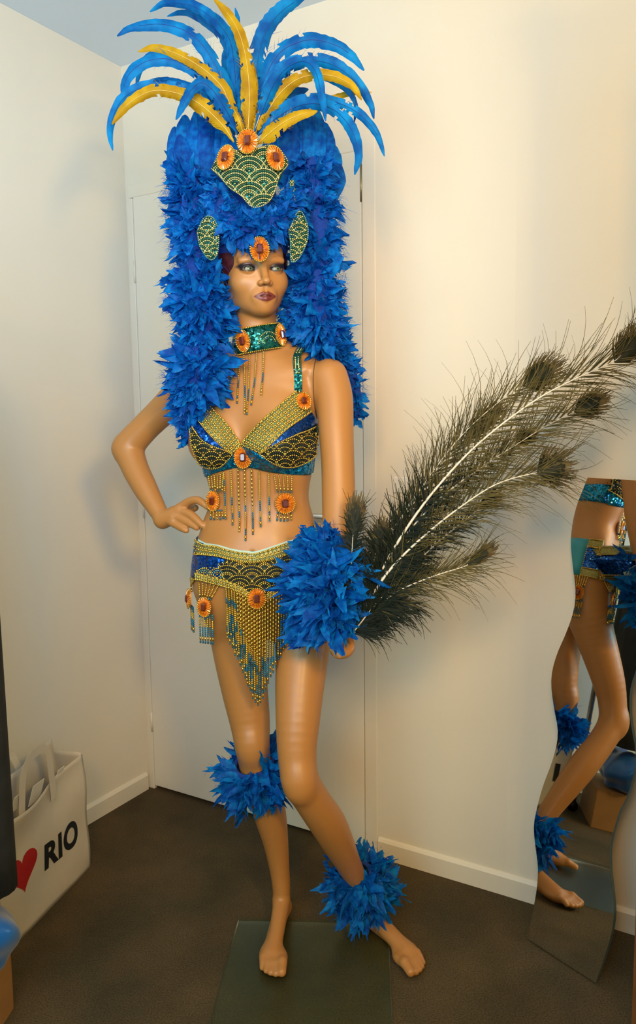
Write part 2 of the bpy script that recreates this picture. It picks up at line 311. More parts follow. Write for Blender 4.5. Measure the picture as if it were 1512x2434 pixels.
# ================================================================== mannequin body from a signed distance field
def smin(a, b, k):
    h = np.clip(0.5+0.5*(b-a)/k, 0, 1); return b*(1-h)+a*h-k*h*(1-h)
class Field:
    def __init__(s, lo, hi, res):
        s.lo = np.asarray(lo, float); s.res = res; s.n = np.ceil((np.asarray(hi)-s.lo)/res).astype(int)+1
        s.a = np.full(s.n, 0.06, np.float32)
    def sub(s, lo, hi):
        i0 = np.clip(np.floor((np.asarray(lo)-s.lo)/s.res).astype(int), 0, s.n-1); i1 = np.clip(np.ceil((np.asarray(hi)-s.lo)/s.res).astype(int)+1, 0, s.n)
        ax = [(s.lo[k]+s.res*np.arange(i0[k], i1[k])).astype(np.float32) for k in range(3)]
        return (slice(i0[0], i1[0]), slice(i0[1], i1[1]), slice(i0[2], i1[2])), np.meshgrid(*ax, indexing='ij', sparse=True)
    def put(s, fn, lo, hi, k=0.02, cut=False):
        pad = k+0.02; sl, (X, Y, Z) = s.sub(np.asarray(lo)-pad, np.asarray(hi)+pad)
        if 0 in s.a[sl].shape: return
        d = fn(X, Y, Z).astype(np.float32)
        s.a[sl] = -smin(-s.a[sl], d, k) if cut else smin(s.a[sl], d, k)
    def cone(s, a, b, ra, rb, k=0.02, cut=False):
        a = np.asarray(a, float); b = np.asarray(b, float); ba = b-a; L2 = ba@ba+1e-12; rm = max(ra, rb)
        def f(X, Y, Z):
            t = np.clip(((X-a[0])*ba[0]+(Y-a[1])*ba[1]+(Z-a[2])*ba[2])/L2, 0, 1)
            return np.sqrt((X-a[0]-t*ba[0])**2+(Y-a[1]-t*ba[1])**2+(Z-a[2]-t*ba[2])**2)-(ra+(rb-ra)*t)
        s.put(f, np.minimum(a, b)-rm, np.maximum(a, b)+rm, k, cut)
    def chain(s, P, R, k=0.02, dense=4):
        # one smooth limb: stations splined finely, hard minimum inside the limb, one smooth union with the rest
        Q = spline(np.c_[np.asarray(P), np.asarray(R)], (len(P)-1)*dense+1); P, R = Q[:, :3], Q[:, 3]; rm = R.max(); L = []
        sl, (X, Y, Z) = s.sub(P.min(0)-rm-k-0.02, P.max(0)+rm+k+0.02); D = np.full(s.a[sl].shape, 0.06, np.float32)
        t = Field.__new__(Field); t.lo = np.array([X.ravel()[0], Y.ravel()[0], Z.ravel()[0]], float); t.res = s.res; t.a = D; t.n = np.array(D.shape)
        for i in range(len(P)-1):
            a, b, ra, rb = P[i], P[i+1], R[i], R[i+1]; ba = b-a; L2 = ba@ba+1e-12; r = max(ra, rb)+0.05
            s2, (x, y, z) = t.sub(np.minimum(a, b)-r, np.maximum(a, b)+r)
            u = np.clip(((x-a[0])*ba[0]+(y-a[1])*ba[1]+(z-a[2])*ba[2])/L2, 0, 1)
            d = np.sqrt((x-a[0]-u*ba[0])**2+(y-a[1]-u*ba[1])**2+(z-a[2]-u*ba[2])**2)-(ra+(rb-ra)*u)
            D[s2] = np.minimum(D[s2], d.astype(np.float32))
        s.a[sl] = smin(s.a[sl], D, k)
    def ell(s, c, r, ax=None, k=0.02, cut=False):
        c = np.asarray(c, float); r = np.asarray(r, float); ax = np.eye(3) if ax is None else np.asarray(ax, float); rm = r.max()
        def f(X, Y, Z):
            x, y, z = X-c[0], Y-c[1], Z-c[2]
            q = [(x*ax[i, 0]+y*ax[i, 1]+z*ax[i, 2])/r[i] for i in range(3)]
            k0 = np.sqrt(q[0]**2+q[1]**2+q[2]**2)+1e-6; k1 = np.sqrt((q[0]/r[0])**2+(q[1]/r[1])**2+(q[2]/r[2])**2)+1e-6
            return k0*(k0-1)/k1
        s.put(f, c-rm, c+rm, k, cut)
    def mesh(s):
        a = s.a; neg = a < 0; nx, ny, nz = a.shape
        cnt = np.zeros((nx-1, ny-1, nz-1), np.int8)
        for i in (0, 1):
            for j in (0, 1):
                for k in (0, 1): cnt += neg[i:nx-1+i, j:ny-1+j, k:nz-1+k]
        act = np.argwhere((cnt > 0) & (cnt < 8)); idx = np.full(cnt.shape, -1, np.int32); idx[tuple(act.T)] = np.arange(len(act))
        acc = np.zeros((len(act), 3)); w = np.zeros(len(act))
        cor = [(i, j, k) for i in (0, 1) for j in (0, 1) for k in (0, 1)]
        val = {c: a[act[:, 0]+c[0], act[:, 1]+c[1], act[:, 2]+c[2]] for c in cor}
        for c in cor:
            for d in range(3):
                if c[d] == 0:
                    e = list(c); e[d] = 1; e = tuple(e); v0, v1 = val[c], val[e]; mk = (v0 < 0) != (v1 < 0)
                    t = np.where(mk, v0/np.where(v0 == v1, 1, v0-v1), 0); p = np.tile(np.array(c, float), (len(act), 1)); p[:, d] += t
                    acc[mk] += p[mk]; w[mk] += 1
        V = s.lo+s.res*(act+acc/w[:, None]); Fs = []
        for d in range(3):
            o1, o2 = [(1, 2), (2, 0), (0, 1)][d]
            sl0 = [slice(1, -1)]*3; sl0[d] = slice(0, -1); sl1 = [slice(1, -1)]*3; sl1[d] = slice(1, None)
            n0, n1 = neg[tuple(sl0)], neg[tuple(sl1)]; ed = np.argwhere(n0 != n1); 
            if not len(ed): continue
            flip = n0[tuple(ed.T)]; g = ed.copy()
            for q in range(3):
                if q != d: g[:, q] += 1
            def cell(da, db):
                h = g.copy(); h[:, o1] += da; h[:, o2] += db; return idx[tuple(h.T)]
            q = np.stack([cell(-1, -1), cell(0, -1), cell(0, 0), cell(-1, 0)], 1)
            q[~flip] = q[~flip][:, ::-1]; Fs.append(q)
        return V, np.concatenate(Fs)

def Wr(st): return [W(x, y, Y) for x, y, Y, r in st], [PX(r, Y) for x, y, Y, r in st]
# torso sections: photo row, centre column, forward distance, half width, half depth, yaw (deg)
TS = [(835, 622, 1.835, .060, .050, 14), (862, 618, 1.838, .105, .062, 17), (895, 614, 1.842, .138, .074, 18), (960, 610, 1.842, .147, .090, 18), (1040, 609, 1.838, .142, .096, 17), (1115, 614, 1.834, .128, .088, 13),
      (1185, 617, 1.832, .116, .080, 8), (1245, 615, 1.832, .134, .088, 4), (1300, 615, 1.835, .149, .098, 3), (1370, 620, 1.838, .157, .108, 3), (1430, 622, 1.842, .138, .098, 3), (1470, 622, 1.845, .095, .070, 3)]
_tc = np.array([W(x, y, Y) for y, x, Y, a, b, w in TS]); _o = np.argsort(_tc[:, 2])
TZ = _tc[_o, 2]; TC = _tc[_o]; TA = np.array([t[3] for t in TS])[_o]; TB = np.array([t[4] for t in TS])[_o]; TW = np.radians([t[5] for t in TS])[_o]
def smooth_interp(z, zs, v):
    i = np.clip(np.searchsorted(zs, z)-1, 0, len(zs)-2); m = np.gradient(v, zs); h = zs[i+1]-zs[i]; t = np.clip((z-zs[i])/h, 0, 1)
    return (2*t**3-3*t**2+1)*v[i]+(t**3-2*t**2+t)*h*m[i]+(-2*t**3+3*t**2)*v[i+1]+(t**3-t**2)*h*m[i+1]
def torso_at(z):
    return (smooth_interp(z, TZ, TC[:, 0]), smooth_interp(z, TZ, TC[:, 1]), smooth_interp(z, TZ, TA), smooth_interp(z, TZ, TB), smooth_interp(z, TZ, TW))
def torso_fn(X, Y, Z):
    zc = np.clip(Z, TZ[0], TZ[-1]); cx, cy, a, b, w = torso_at(zc.ravel()); sh = zc.shape
    cx, cy, a, b, w = [q.reshape(sh) for q in (cx, cy, a, b, w)]
    x, y = X-cx, Y-cy; u = x*np.cos(w)-y*np.sin(w); v = -x*np.sin(w)-y*np.cos(w)   # u her left, v forward
    e = 2.3; q = ((np.abs(u)/a)**e+(np.abs(v)/b)**e)**(1/e)
    d = (q-1)*np.minimum(a, b); return np.sqrt(np.maximum(d, 0)**2+(Z-zc)**2)+np.minimum(d, 0)
def tframe(z):
    cx, cy, a, b, w = [float(q) for q in torso_at(np.array([z]))]
    return np.array([cx, cy, z]), np.array([math.cos(w), -math.sin(w), 0]), np.array([-math.sin(w), -math.cos(w), 0]), a, b
def tpt(z, u, v): c, U, Vv, a, b = tframe(z); return c+U*u+Vv*v

FB = Field((-0.60, 1.50, -0.002), (0.30, 2.08, 1.60), 0.0032)
FB.put(torso_fn, (-0.34, 1.70, TZ[0]), (0.08, 2.0, TZ[-1]), 0.02)
# breasts, ribcage softness, belly, buttocks
zb = W(600, 1052, 1.76)[2]
for s in (-1, 1):
    c = tpt(zb, s*0.072, 0.078); _, U, Vv, _, _ = tframe(zb)
    FB.ell(c, (0.060, 0.058, 0.056), np.array([U, Vv, ZU]), 0.022)
    FB.ell(tpt(zb+0.045, s*0.068, 0.058), (0.052, 0.036, 0.055), np.array([U, Vv, ZU]), 0.03)
    c = tpt(0.885, s*0.068, -0.070); FB.ell(c, (0.075, 0.066, 0.075), None, 0.03)
    FB.cone(tpt(1.392, s*0.015, 0.058), tpt(1.418, s*0.125, 0.030), 0.009, 0.009, 0.020)   # collar bones
FB.ell(tpt(0.985, 0, 0.068), (0.085, 0.035, 0.075), None, 0.04)
FB.ell(tpt(0.86, 0.0, 0.03), (0.10, 0.075, 0.07), None, 0.03)
c = tpt(1.005, 0.0, 0.104); FB.ell(c, (0.004, 0.010, 0.006), None, 0.008, cut=True)         # navel
# neck
NK = [(622, 872, 1.852, 52), (618, 830, 1.838, 47), (611, 790, 1.818, 43.5)]
P, R = Wr(NK); FB.chain(P, R, 0.03)
for s in (-1, 1): FB.cone(W(616+s*18, 812, 1.84), tpt(1.432, s*0.115, -0.01), 0.022, 0.020, 0.035)   # trapezius
# her left arm (right in the photo)
LARM = [(783, 897, 1.785, 43), (795, 945, 1.770, 43), (799, 1020, 1.748, 41), (803, 1100, 1.728, 39), (805, 1180, 1.708, 39.5), (806, 1260, 1.682, 38), (808, 1340, 1.655, 32), (811, 1420, 1.632, 25), (813, 1462, 1.620, 22)]
P, R = Wr(LARM); FB.chain(P, R, 0.018); LARM_P = P
# her right arm (left in the photo)
RARM = [(462, 908, 1.925, 40), (430, 935, 1.935, 39), (385, 978, 1.950, 34.5), (340, 1022, 1.962, 33), (309, 1062, 1.968, 35), (318, 1105, 1.950, 32), (345, 1160, 1.915, 28.5), (372, 1208, 1.882, 22.5), (386, 1232, 1.866, 19.5)]
P, R = Wr(RARM); FB.chain(P, R, 0.016); FB.ell(W(290, 1066, 1.975), (0.020, 0.022, 0.022), None, 0.03)
# legs
RLEG = [(547, 1392, 1.850, 77), (560, 1480, 1.855, 68), (570, 1560, 1.852, 62), (582, 1640, 1.845, 56), (594, 1715, 1.832, 49), (600, 1772, 1.822, 42.5), (607, 1815, 1.828, 40), (628, 1880, 1.850, 42), (643, 1940, 1.866, 39.5), (656, 2005, 1.878, 31), (665, 2070, 1.886, 24.5), (669, 2110, 1.888, 22.5), (669, 2140, 1.890, 21)]
P, R = Wr(RLEG); FB.chain(P, R, 0.035)
FB.ell(W(598, 1776, 1.795), (0.026, 0.02, 0.034), None, 0.03)
LLEG = [(712, 1392, 1.825, 74), (722, 1480, 1.800, 70), (718, 1560, 1.765, 64), (712, 1640, 1.730, 59), (708, 1715, 1.700, 54), (706, 1785, 1.678, 48), (714, 1852, 1.668, 46), (744, 1905, 1.690, 44), (778, 1955, 1.728, 45), (803, 2002, 1.764, 40), (830, 2056, 1.805, 31), (858, 2110, 1.845, 25), (876, 2142, 1.866, 22)]
P, R = Wr(LLEG); FB.chain(P, R, 0.030)
FB.ell(W(710, 1866, 1.642), (0.026, 0.020, 0.034), None, 0.03)
# feet: heel, instep, ball, five toes; ground height ZG (on the glass base)
ZG = 0.009
def foot(ankle, heel, ball, tip, side, hw):
    """side: unit vector from big toe towards little toe"""
    f = unit(tip-heel); f[2] = 0; f = unit(f)
    FB.cone(ankle, heel+ZU*0.024, 0.017, 0.022, 0.006)
    FB.cone(ankle+f*0.010-ZU*0.016, ball+ZU*0.018, 0.0215, 0.017, 0.012)
    FB.cone(heel+ZU*0.018, ball+side*0.012+ZU*0.015, 0.022, 0.016, 0.014)
    FB.ell(ball+ZU*0.012, (hw, 0.040, 0.016), np.array([side, f, ZU]), 0.012)
    ax = np.array([side, f, ZU])
    for i, (o, l, r) in enumerate([(-0.78, 1.0, 0.0118), (-0.32, 0.98, 0.0085), (0.08, 0.88, 0.008), (0.44, 0.74, 0.0075), (0.78, 0.55, 0.007)]):
        L = np.linalg.norm(tip-ball); a = ball+side*o*hw*0.86+f*0.012; e = ball+side*o*hw*0.92+f*(L*l)
        mid = (a+e)/2+ZU*(ZG+0.018); FB.cone(a+ZU*0.016, np.array([mid[0], mid[1], ZG+r+0.007]), 0.011, r, 0.006)
        FB.cone(np.array([mid[0], mid[1], ZG+r+0.007]), np.array([e[0], e[1], ZG+r]), r, r*0.92, 0.005)
def gp(px, py, z=0.0):
    d = ray(px, py); t = (z-CAMH)/d[2]; return CAMP+d*t
def flat(p): p = np.array(p); p[2] = ZG; return p
a = W(669, 2128, 1.888); foot(a, flat(a+np.array([0.000, 0.040, 0])), flat(gp(650, 2272, 0.02)), flat(gp(655, 2322, 0.01)), unit([-1, -0.12, 0]), 0.034)
a = W(878, 2148, 1.868); foot(a, flat(a+np.array([-0.018, 0.040, 0])), flat(gp(964, 2268, 0.02)), flat(gp(984, 2320, 0.01)), unit([0.97, 0.24, 0]), 0.034)
# her right hand on the hip (palm back, fingers spread towards the waist)
def hand(chain_list, palm):
    for a, b, r1, r2 in palm: FB.cone(a, b, r1, r2, 0.012)
    for st in chain_list:
        P, R = Wr(st); FB.chain(P, R, 0.004)
hand([[(432, 1204, 1.842, 11), (450, 1192, 1.830, 10), (470, 1189, 1.815, 9.5), (484, 1197, 1.803, 8.5), (494, 1206, 1.797, 7)],
      [(430, 1216, 1.838, 11), (451, 1222, 1.822, 10.5), (467, 1235, 1.808, 9.5), (481, 1249, 1.798, 7.5)],
      [(421, 1228, 1.838, 11), (441, 1238, 1.824, 10.5), (456, 1246, 1.813, 9.5), (468, 1254, 1.805, 7.5)],
      [(407, 1240, 1.840, 10.5), (424, 1250, 1.828, 9.5), (434, 1256, 1.820, 9), (443, 1261, 1.814, 7)],
      [(410, 1215, 1.875, 12), (440, 1214, 1.880, 10.5), (464, 1207, 1.868, 8.5)]],
     [(W(387, 1233, 1.864), W(427, 1209, 1.842), PX(16, 1.85), PX(12, 1.84)), (W(387, 1236, 1.862), W(426, 1219, 1.84), PX(16, 1.85), PX(12, 1.84)), (W(387, 1238, 1.862), W(412, 1233, 1.84), PX(16, 1.85), PX(12, 1.84))])
# her left hand: a loose fist round the quills
hand([[(822, 1512, 1.605, 11), (834, 1530, 1.587, 10), (831, 1549, 1.575, 9.5), (818, 1552, 1.570, 8.5), (808, 1540, 1.575, 7.5)],
      [(818, 1516, 1.601, 11), (829, 1536, 1.579, 10), (824, 1554, 1.565, 9.5), (810, 1556, 1.561, 8.5), (801, 1545, 1.567, 7.5)],
      [(812, 1518, 1.597, 11), (820, 1540, 1.571, 10), (814, 1556, 1.557, 9.5), (801, 1557, 1.555, 8.5), (794, 1547, 1.561, 7.5)],
      [(806, 1518, 1.595, 10), (811, 1538, 1.567, 9), (806, 1551, 1.555, 8.5), (795, 1552, 1.638, 8), (789, 1544, 1.559, 7)],
      [(804, 1490, 1.605, 12), (796, 1510, 1.587, 11), (796, 1530, 1.571, 9.5), (804, 1541, 1.563, 8)]],
     [(W(813, 1462, 1.620), W(822, 1510, 1.605), PX(21, 1.62), PX(14, 1.61)), (W(812, 1465, 1.620), W(808, 1515, 1.599), PX(19, 1.62), PX(13, 1.61))])
BV, BF = FB.mesh(); del FB

# ---- head, finer grid.  local axes: HX (viewer right), HY face forward, HZ up
HYAW = math.radians(19); HC = W(603, 656, 1.800)
tilt = math.radians(2.5)
HY = np.array([math.sin(HYAW), -math.cos(HYAW), 0.0]); HY = unit(HY); HX = unit(np.cross(HY, ZU)); HX = -HX
HX = np.array([math.cos(HYAW), math.sin(HYAW), 0.]); HZ = unit(np.cross(HY, HX)); HZ = HZ if HZ[2] > 0 else -HZ
HX, HZ = HX*math.cos(tilt)+HZ*math.sin(tilt), HZ*math.cos(tilt)-HX*math.sin(tilt)
HA = np.array([HX, HY, HZ])
def hp(x, y, z): return HC+HX*x+HY*y+HZ*z
FH = Field(HC-np.array([.125, .135, .165]), HC+np.array([.125, .125, .15]), 0.00135)
def he(x, y, z, rx, ry, rz, k, cut=False): FH.ell(hp(x, y, z), (rx, ry, rz), HA, k, cut)
he(0, -0.018, 0.032, 0.071, 0.090, 0.084, 0.02)
he(0, 0.018, -0.014, 0.0625, 0.066, 0.068, 0.02)
he(0, 0.042, -0.051, 0.036, 0.037, 0.030, 0.03)
he(0, 0.073, -0.0775, 0.0135, 0.0125, 0.0125, 0.022)
he(0, 0.055, 0.035, 0.052, 0.030, 0.040, 0.02)
for s in (-1, 1):
    he(s*0.040, 0.050, -0.022, 0.021, 0.022, 0.022, 0.022)
    he(s*0.029, 0.074, 0.019, 0.020, 0.008, 0.007, 0.016)               # brow
    he(s*0.0305, 0.094, 0.0035, 0.017, 0.0125, 0.0095, 0.010, True)        # socket
    FH.cone(hp(s*0.044, -0.005, -0.044), hp(s*0.014, 0.055, -0.074), 0.012, 0.010, 0.03)   # jaw line
    he(s*0.0725, -0.012, -0.012, 0.007, 0.018, 0.028, 0.006)              # ears
# nose
FH.cone(hp(0, 0.084, 0.010), hp(0, 0.0985, -0.024), 0.0065, 0.0078, 0.012)
he(0, 0.1020, -0.0280, 0.0085, 0.0080, 0.0068, 0.006)
for s in (-1, 1):
    he(s*0.0105, 0.0925, -0.0305, 0.0062, 0.0085, 0.0058, 0.005)
    he(s*0.0052, 0.0975, -0.0365, 0.0028, 0.0045, 0.0022, 0.003, True)
# lips
LZ = -0.0565
he(0, 0.077, LZ, 0.025, 0.013, 0.018, 0.012)
for s in (-1, 1):
    FH.cone(hp(s*0.0035, 0.0895, LZ+0.0052), hp(s*0.0225, 0.0765, LZ-0.0012), 0.0046, 0.0018, 0.004)
    FH.cone(hp(0, 0.0880, LZ-0.0062), hp(s*0.0200, 0.0765, LZ-0.0022), 0.0056, 0.0020, 0.005)
    FH.cone(hp(0, 0.0955, LZ-0.0003), hp(s*0.0235, 0.0805, LZ-0.0018), 0.0012, 0.0008, 0.0015, True)
he(0, 0.0925, LZ+0.015, 0.003, 0.004, 0.008, 0.004, True)                  # philtrum
# eyelids
for s in (-1, 1):
    c = (s*0.0305, 0.0715, 0.0015)
    he(*c, 0.0165, 0.0138, 0.0125, 0.004)
    FH.ell(hp(s*0.0305, 0.0865, 0.0012), (0.0138, 0.0120, 0.0046), HA, 0.0015, True)
P, R = Wr(NK[1:]); FH.chain([P[0], P[1]], [R[0], R[1]], 0.02); FH.cone(W(611, 800, 1.822), hp(0, -0.012, -0.03), PX(43.5, 1.82), 0.046, 0.022)
HVt, HFc = FH.mesh(); del FH

SK = np.array([0.44, 0.188, 0.048])
lc = (HVt-HC)@HA.T
col = np.tile(SK, (len(HVt), 1))
def mixc(mask, c):
    mask = np.clip(mask, 0, 1)[:, None]; return col*(1-mask)+np.array(c)*mask
x, y, z = lc.T
front = y > 0.045
ax_ = np.abs(x)
lip_top = LZ+0.0098-0.0030*np.exp(-(ax_/0.003)**2)-0.0092*np.clip(ax_/0.0245, 0, 1)**1.6
lip_bot = LZ-0.0125+0.0105*np.clip(ax_/0.0245, 0, 1)**2
d = np.minimum(lip_top-z, z-lip_bot); d = np.where(ax_ < 0.0245, d, -1)
col = mixc(np.where(front, d/0.0008, 0), (0.16, 0.026, 0.018))
ml = np.abs(z-(LZ-0.0003-0.0016*(ax_/0.023)**2)); col = mixc(np.where(front & (ax_ < 0.022), 1.0-ml/0.0010, 0), (0.05, 0.006, 0.006))
ex = (ax_-0.0315)
sh = 1-np.sqrt((ex/0.0225)**2+((z-0.0050-0.10*ex)/0.0112)**2); col = mixc(np.where(front, sh*2.8, 0)*0.92, (0.050, 0.022, 0.020))
sh = 1-np.sqrt(((ex-0.004)/0.0225)**2+((z-0.0050-0.16*ex)/0.0072)**2); col = mixc(np.where(front, sh*3.0, 0)*0.9, (0.016, 0.008, 0.010))
lash = np.abs(np.sqrt((ex/0.0152)**2+((z-0.0012)/0.0054)**2)-1); col = mixc(np.where(front, 1.0-lash/0.26, 0), (0.006, 0.004, 0.004))
br = z-(0.0275-30*(ex-0.004)**2*0.5+0.10*ex); col = mixc(np.where(front & (ex > -0.018) & (ex < 0.022), 1-np.abs(br)/0.0016, 0)*0.45, (0.14, 0.06, 0.03))
nv = len(BV); AV = np.concatenate([BV, HVt]); AF = np.concatenate([BF, HFc+nv]); AC = np.concatenate([np.tile(SK, (nv, 1)), col])
BVH = BVHTree.FromPolygons([tuple(v) for v in AV], [tuple(map(int, f)) for f in AF])

mann = thing('mannequin', 'tan glossy female mannequin in a blue and gold carnival costume, hand on hip', 'mannequin', (-0.03, 1.80, 0))
body = mesh_obj('body', AV, AF, 'skin', mann)
at = body.data.attributes.new('paint', 'FLOAT_COLOR', 'POINT'); at.data.foreach_set('color', np.c_[AC, np.ones(len(AC))].astype(np.float32).ravel())
# eyes
gz = unit(HY+HX*0.22+HZ*0.02)
for s in (-1, 1):
    c = hp(s*0.0305, 0.0700, 0.0012); V = []; Fs = []; n1, n2 = 24, 28
    t1 = unit(np.cross(gz, ZU)); t2 = np.cross(t1, gz); cc = []
    for i in range(n1+1):
        th = math.pi*(i/n1)**1.3
        for j in range(n2):
            a = 2*math.pi*j/n2; V.append(c+0.0122*(math.cos(th)*gz+math.sin(th)*(math.cos(a)*t1+math.sin(a)*t2)))
            cc.append((0.005, 0.006, 0.005) if th < 0.20 else ((0.10, 0.14, 0.075) if th < 0.50 else ((0.02, 0.03, 0.02) if th < 0.56 else (0.26, 0.25, 0.22))))
    for i in range(n1):
        for j in range(n2): Fs.append((i*n2+j, i*n2+(j+1) % n2, (i+1)*n2+(j+1) % n2, (i+1)*n2+j))
    e = mesh_obj('eye', V, Fs, 'eye', mann); at = e.data.attributes.new('paint', 'FLOAT_COLOR', 'POINT'); at.data.foreach_set('color', np.c_[np.array(cc), np.ones(len(cc))].astype(np.float32).ravel())
# swept-back wig shell behind the hairline
FHh = Field(HC-np.array([.13, .14, .12]), HC+np.array([.13, .13, .15]), 0.0026)
FHh.ell(hp(0, -0.020, 0.034), (0.083, 0.098, 0.092), HA, 0.01); FHh.ell(hp(0, -0.040, -0.035), (0.078, 0.066, 0.08), HA, 0.03)
FHh.ell(hp(0, 0.085, -0.042), (0.068, 0.080, 0.098), HA, 0.010, True)
V, Fq = FHh.mesh(); mesh_obj('wig', V, Fq, 'hair', mann, label='dark red swept back wig'); del FHh

def cast(px, py, Yd=1.80):
    d = Vector(ray(px, py)).normalized(); h = BVH.ray_cast(Vector(CAMP), d)
    if h[0] is None: h = BVH.find_nearest(Vector(W(px, py, Yd)))
    return np.array(h[0]), np.array(h[1])
def surf(px, py, off=0.0, Yd=1.80):
    p, n = cast(px, py, Yd); return p+n*off
def push(P, off):
    """keep points outside the body by off"""
    out = []
    for p in np.asarray(P, float):
        loc, nrm, i, dd = BVH.find_nearest(Vector(p))
        loc, nrm = np.array(loc), np.array(nrm); s = (p-loc)@nrm
        if s < off and np.linalg.norm(p-loc) < 0.05: p = p+nrm*(off-s)
        out.append(p)
    return np.array(out)
# joint seams of the mannequin
def seam(pts):
    P = np.array([surf(x, y, 0.0004, Y) for x, y, Y in spline(pts, 26)]); mb = MB(); mb.tube(P, 0.0011, 5); mb.obj('joint_seam', 'seam', mann)
seam([(758, 842, 1.80), (749, 862, 1.78), (745, 900, 1.77), (747, 950, 1.77), (753, 995, 1.78)])
# support: clear green glass base plate under the feet
q = [gp(583, 2190), gp(947, 2204), gp(939, 2470), gp(512, 2470)]
q = [np.array([-0.222, 1.915, 0]), np.array([0.170, 1.895, 0]), np.array([0.146, 1.525, 0]), np.array([-0.250, 1.545, 0])]
m = MB(); m.add([p+ZU*0.0005 for p in q]+[p+ZU*0.0085 for p in q], [(0, 1, 2, 3), (7, 6, 5, 4), (4, 5, 1, 0), (5, 6, 2, 1), (6, 7, 3, 2), (7, 4, 0, 3)])
o = m.obj('base_plate', 'glass', mann, smooth=False, label='greenish glass base plate'); bv = o.modifiers.new('bevel', 'BEVEL'); bv.width = 0.0015; bv.segments = 1
# ================================================================== beaded costume
def body_place(Yd=1.80):
    def f(x, y, off=0.0):
        p, n = cast(x, y, Yd); return p+n*off, n
    return f
def sheet_place(Yfn):
    """free-standing curved sheet: forward distance as a function of the photo point"""
    def f(x, y, off=0.0):
        p = W(x, y, Yfn(x, y)); a = W(x+2, y, Yfn(x+2, y))-p; b = W(x, y-2, Yfn(x, y-2))-p
        n = unit(np.cross(a, b)); n = n if n[1] < 0 else -n; return p+n*off, n
    return f
def grid_shell(name, G, N, off, th, mkey, parent, **k):
    """closed thin shell from grids of points and normals"""
    nv, nu = G.shape[:2]; O = (G+N*off).reshape(-1, 3); I = (G+N*(off-th)).reshape(-1, 3); n = nv*nu; Fs = []
    for j in range(nv-1):
        for i in range(nu-1):
            a = j*nu+i; Fs.append((a, a+nu, a+nu+1, a+1)); Fs.append((a+n, a+1+n, a+nu+1+n, a+nu+n))
    rim = [i for i in range(nu)]+[j*nu+nu-1 for j in range(1, nv)]+[(nv-1)*nu+i for i in range(nu-2, -1, -1)]+[j*nu for j in range(nv-2, 0, -1)]
    for a, b in zip(rim, rim[1:]+rim[:1]): Fs.append((a, b, b+n, a+n))
    return mesh_obj(name, np.concatenate([O, I]), Fs, mkey, parent, **k)
def panel(name, top, bot, nu, nv, place, off, mkey, parent, th=0.003, **k):
    T, Bt = resample(top, nu), resample(bot, nu); G = np.zeros((nv, nu, 3)); N = np.zeros((nv, nu, 3))
    for j in range(nv):
        for i in range(nu):
            x, y = T[i]+(Bt[i]-T[i])*j/(nv-1); G[j, i], N[j, i] = place(x, y)
    for _ in range(2):
        N[1:-1, 1:-1] = (N[1:-1, 1:-1]*2+N[:-2, 1:-1]+N[2:, 1:-1]+N[1:-1, :-2]+N[1:-1, 2:])/6
    N /= np.linalg.norm(N, axis=2)[:, :, None]+1e-9
    return grid_shell(name, G, N, off, th, mkey, parent, **k)
def bead_row(mb, pts, place, r, off, mi=0, sp=None, el=1.0):
    pts = spline(pts, max(8, int(len(pts)*6))); P = np.array([place(x, y, off)[0] for x, y in pts]); L = np.linalg.norm(np.diff(P, axis=0), axis=1).sum()
    sp = sp or r*2.0*el; Q = resample(P, max(2, int(L/sp)+1)); T = np.gradient(Q, axis=0)
    for p, d in zip(Q, T): mb.bead(p, r, mi, d, el)
def inside(poly, x, y):
    c = False; n = len(poly)
    for i in range(n):
        x1, y1 = poly[i]; x2, y2 = poly[(i+1) % n]
        if (y1 > y) != (y2 > y) and x < (x2-x1)*(y-y1)/(y2-y1)+x1: c = not c
    return c
def scallops(mb, poly, R, place, off, dx, dy, mats, step=4.4, r=0.0020, phase=0.0, sq=1.0):
    xs = [p[0] for p in poly]; ys = [p[1] for p in poly]; C = []
    j = 0; yy = max(ys)+R*0.25
    while yy > min(ys)-R:
        xx = min(xs)-R+phase+(dx/2 if j % 2 else 0)
        while xx < max(xs)+R: C.append((xx, yy, j)); xx += dx
        yy -= dy; j += 1
    for cx, cy, j in C:
        k = 0; rad = R
        while rad > 2.5:
            n = max(3, int(math.pi*rad/4.0))
            for a in np.linspace(math.pi, 0, n):
                x, y = cx+rad*math.cos(a), cy-rad*math.sin(a)*sq
                if not inside(poly, x, y): continue
                if any(j2 < j and math.hypot(x-c2, (y-d2)/sq) < R+1.0 for c2, d2, j2 in C): continue
                p, n_ = place(x, y, off); mb.bead(p, r, mats[k % len(mats)], np.array([math.sin(a), 0, math.cos(a)]), 1.25)
            rad -= step; k += 1
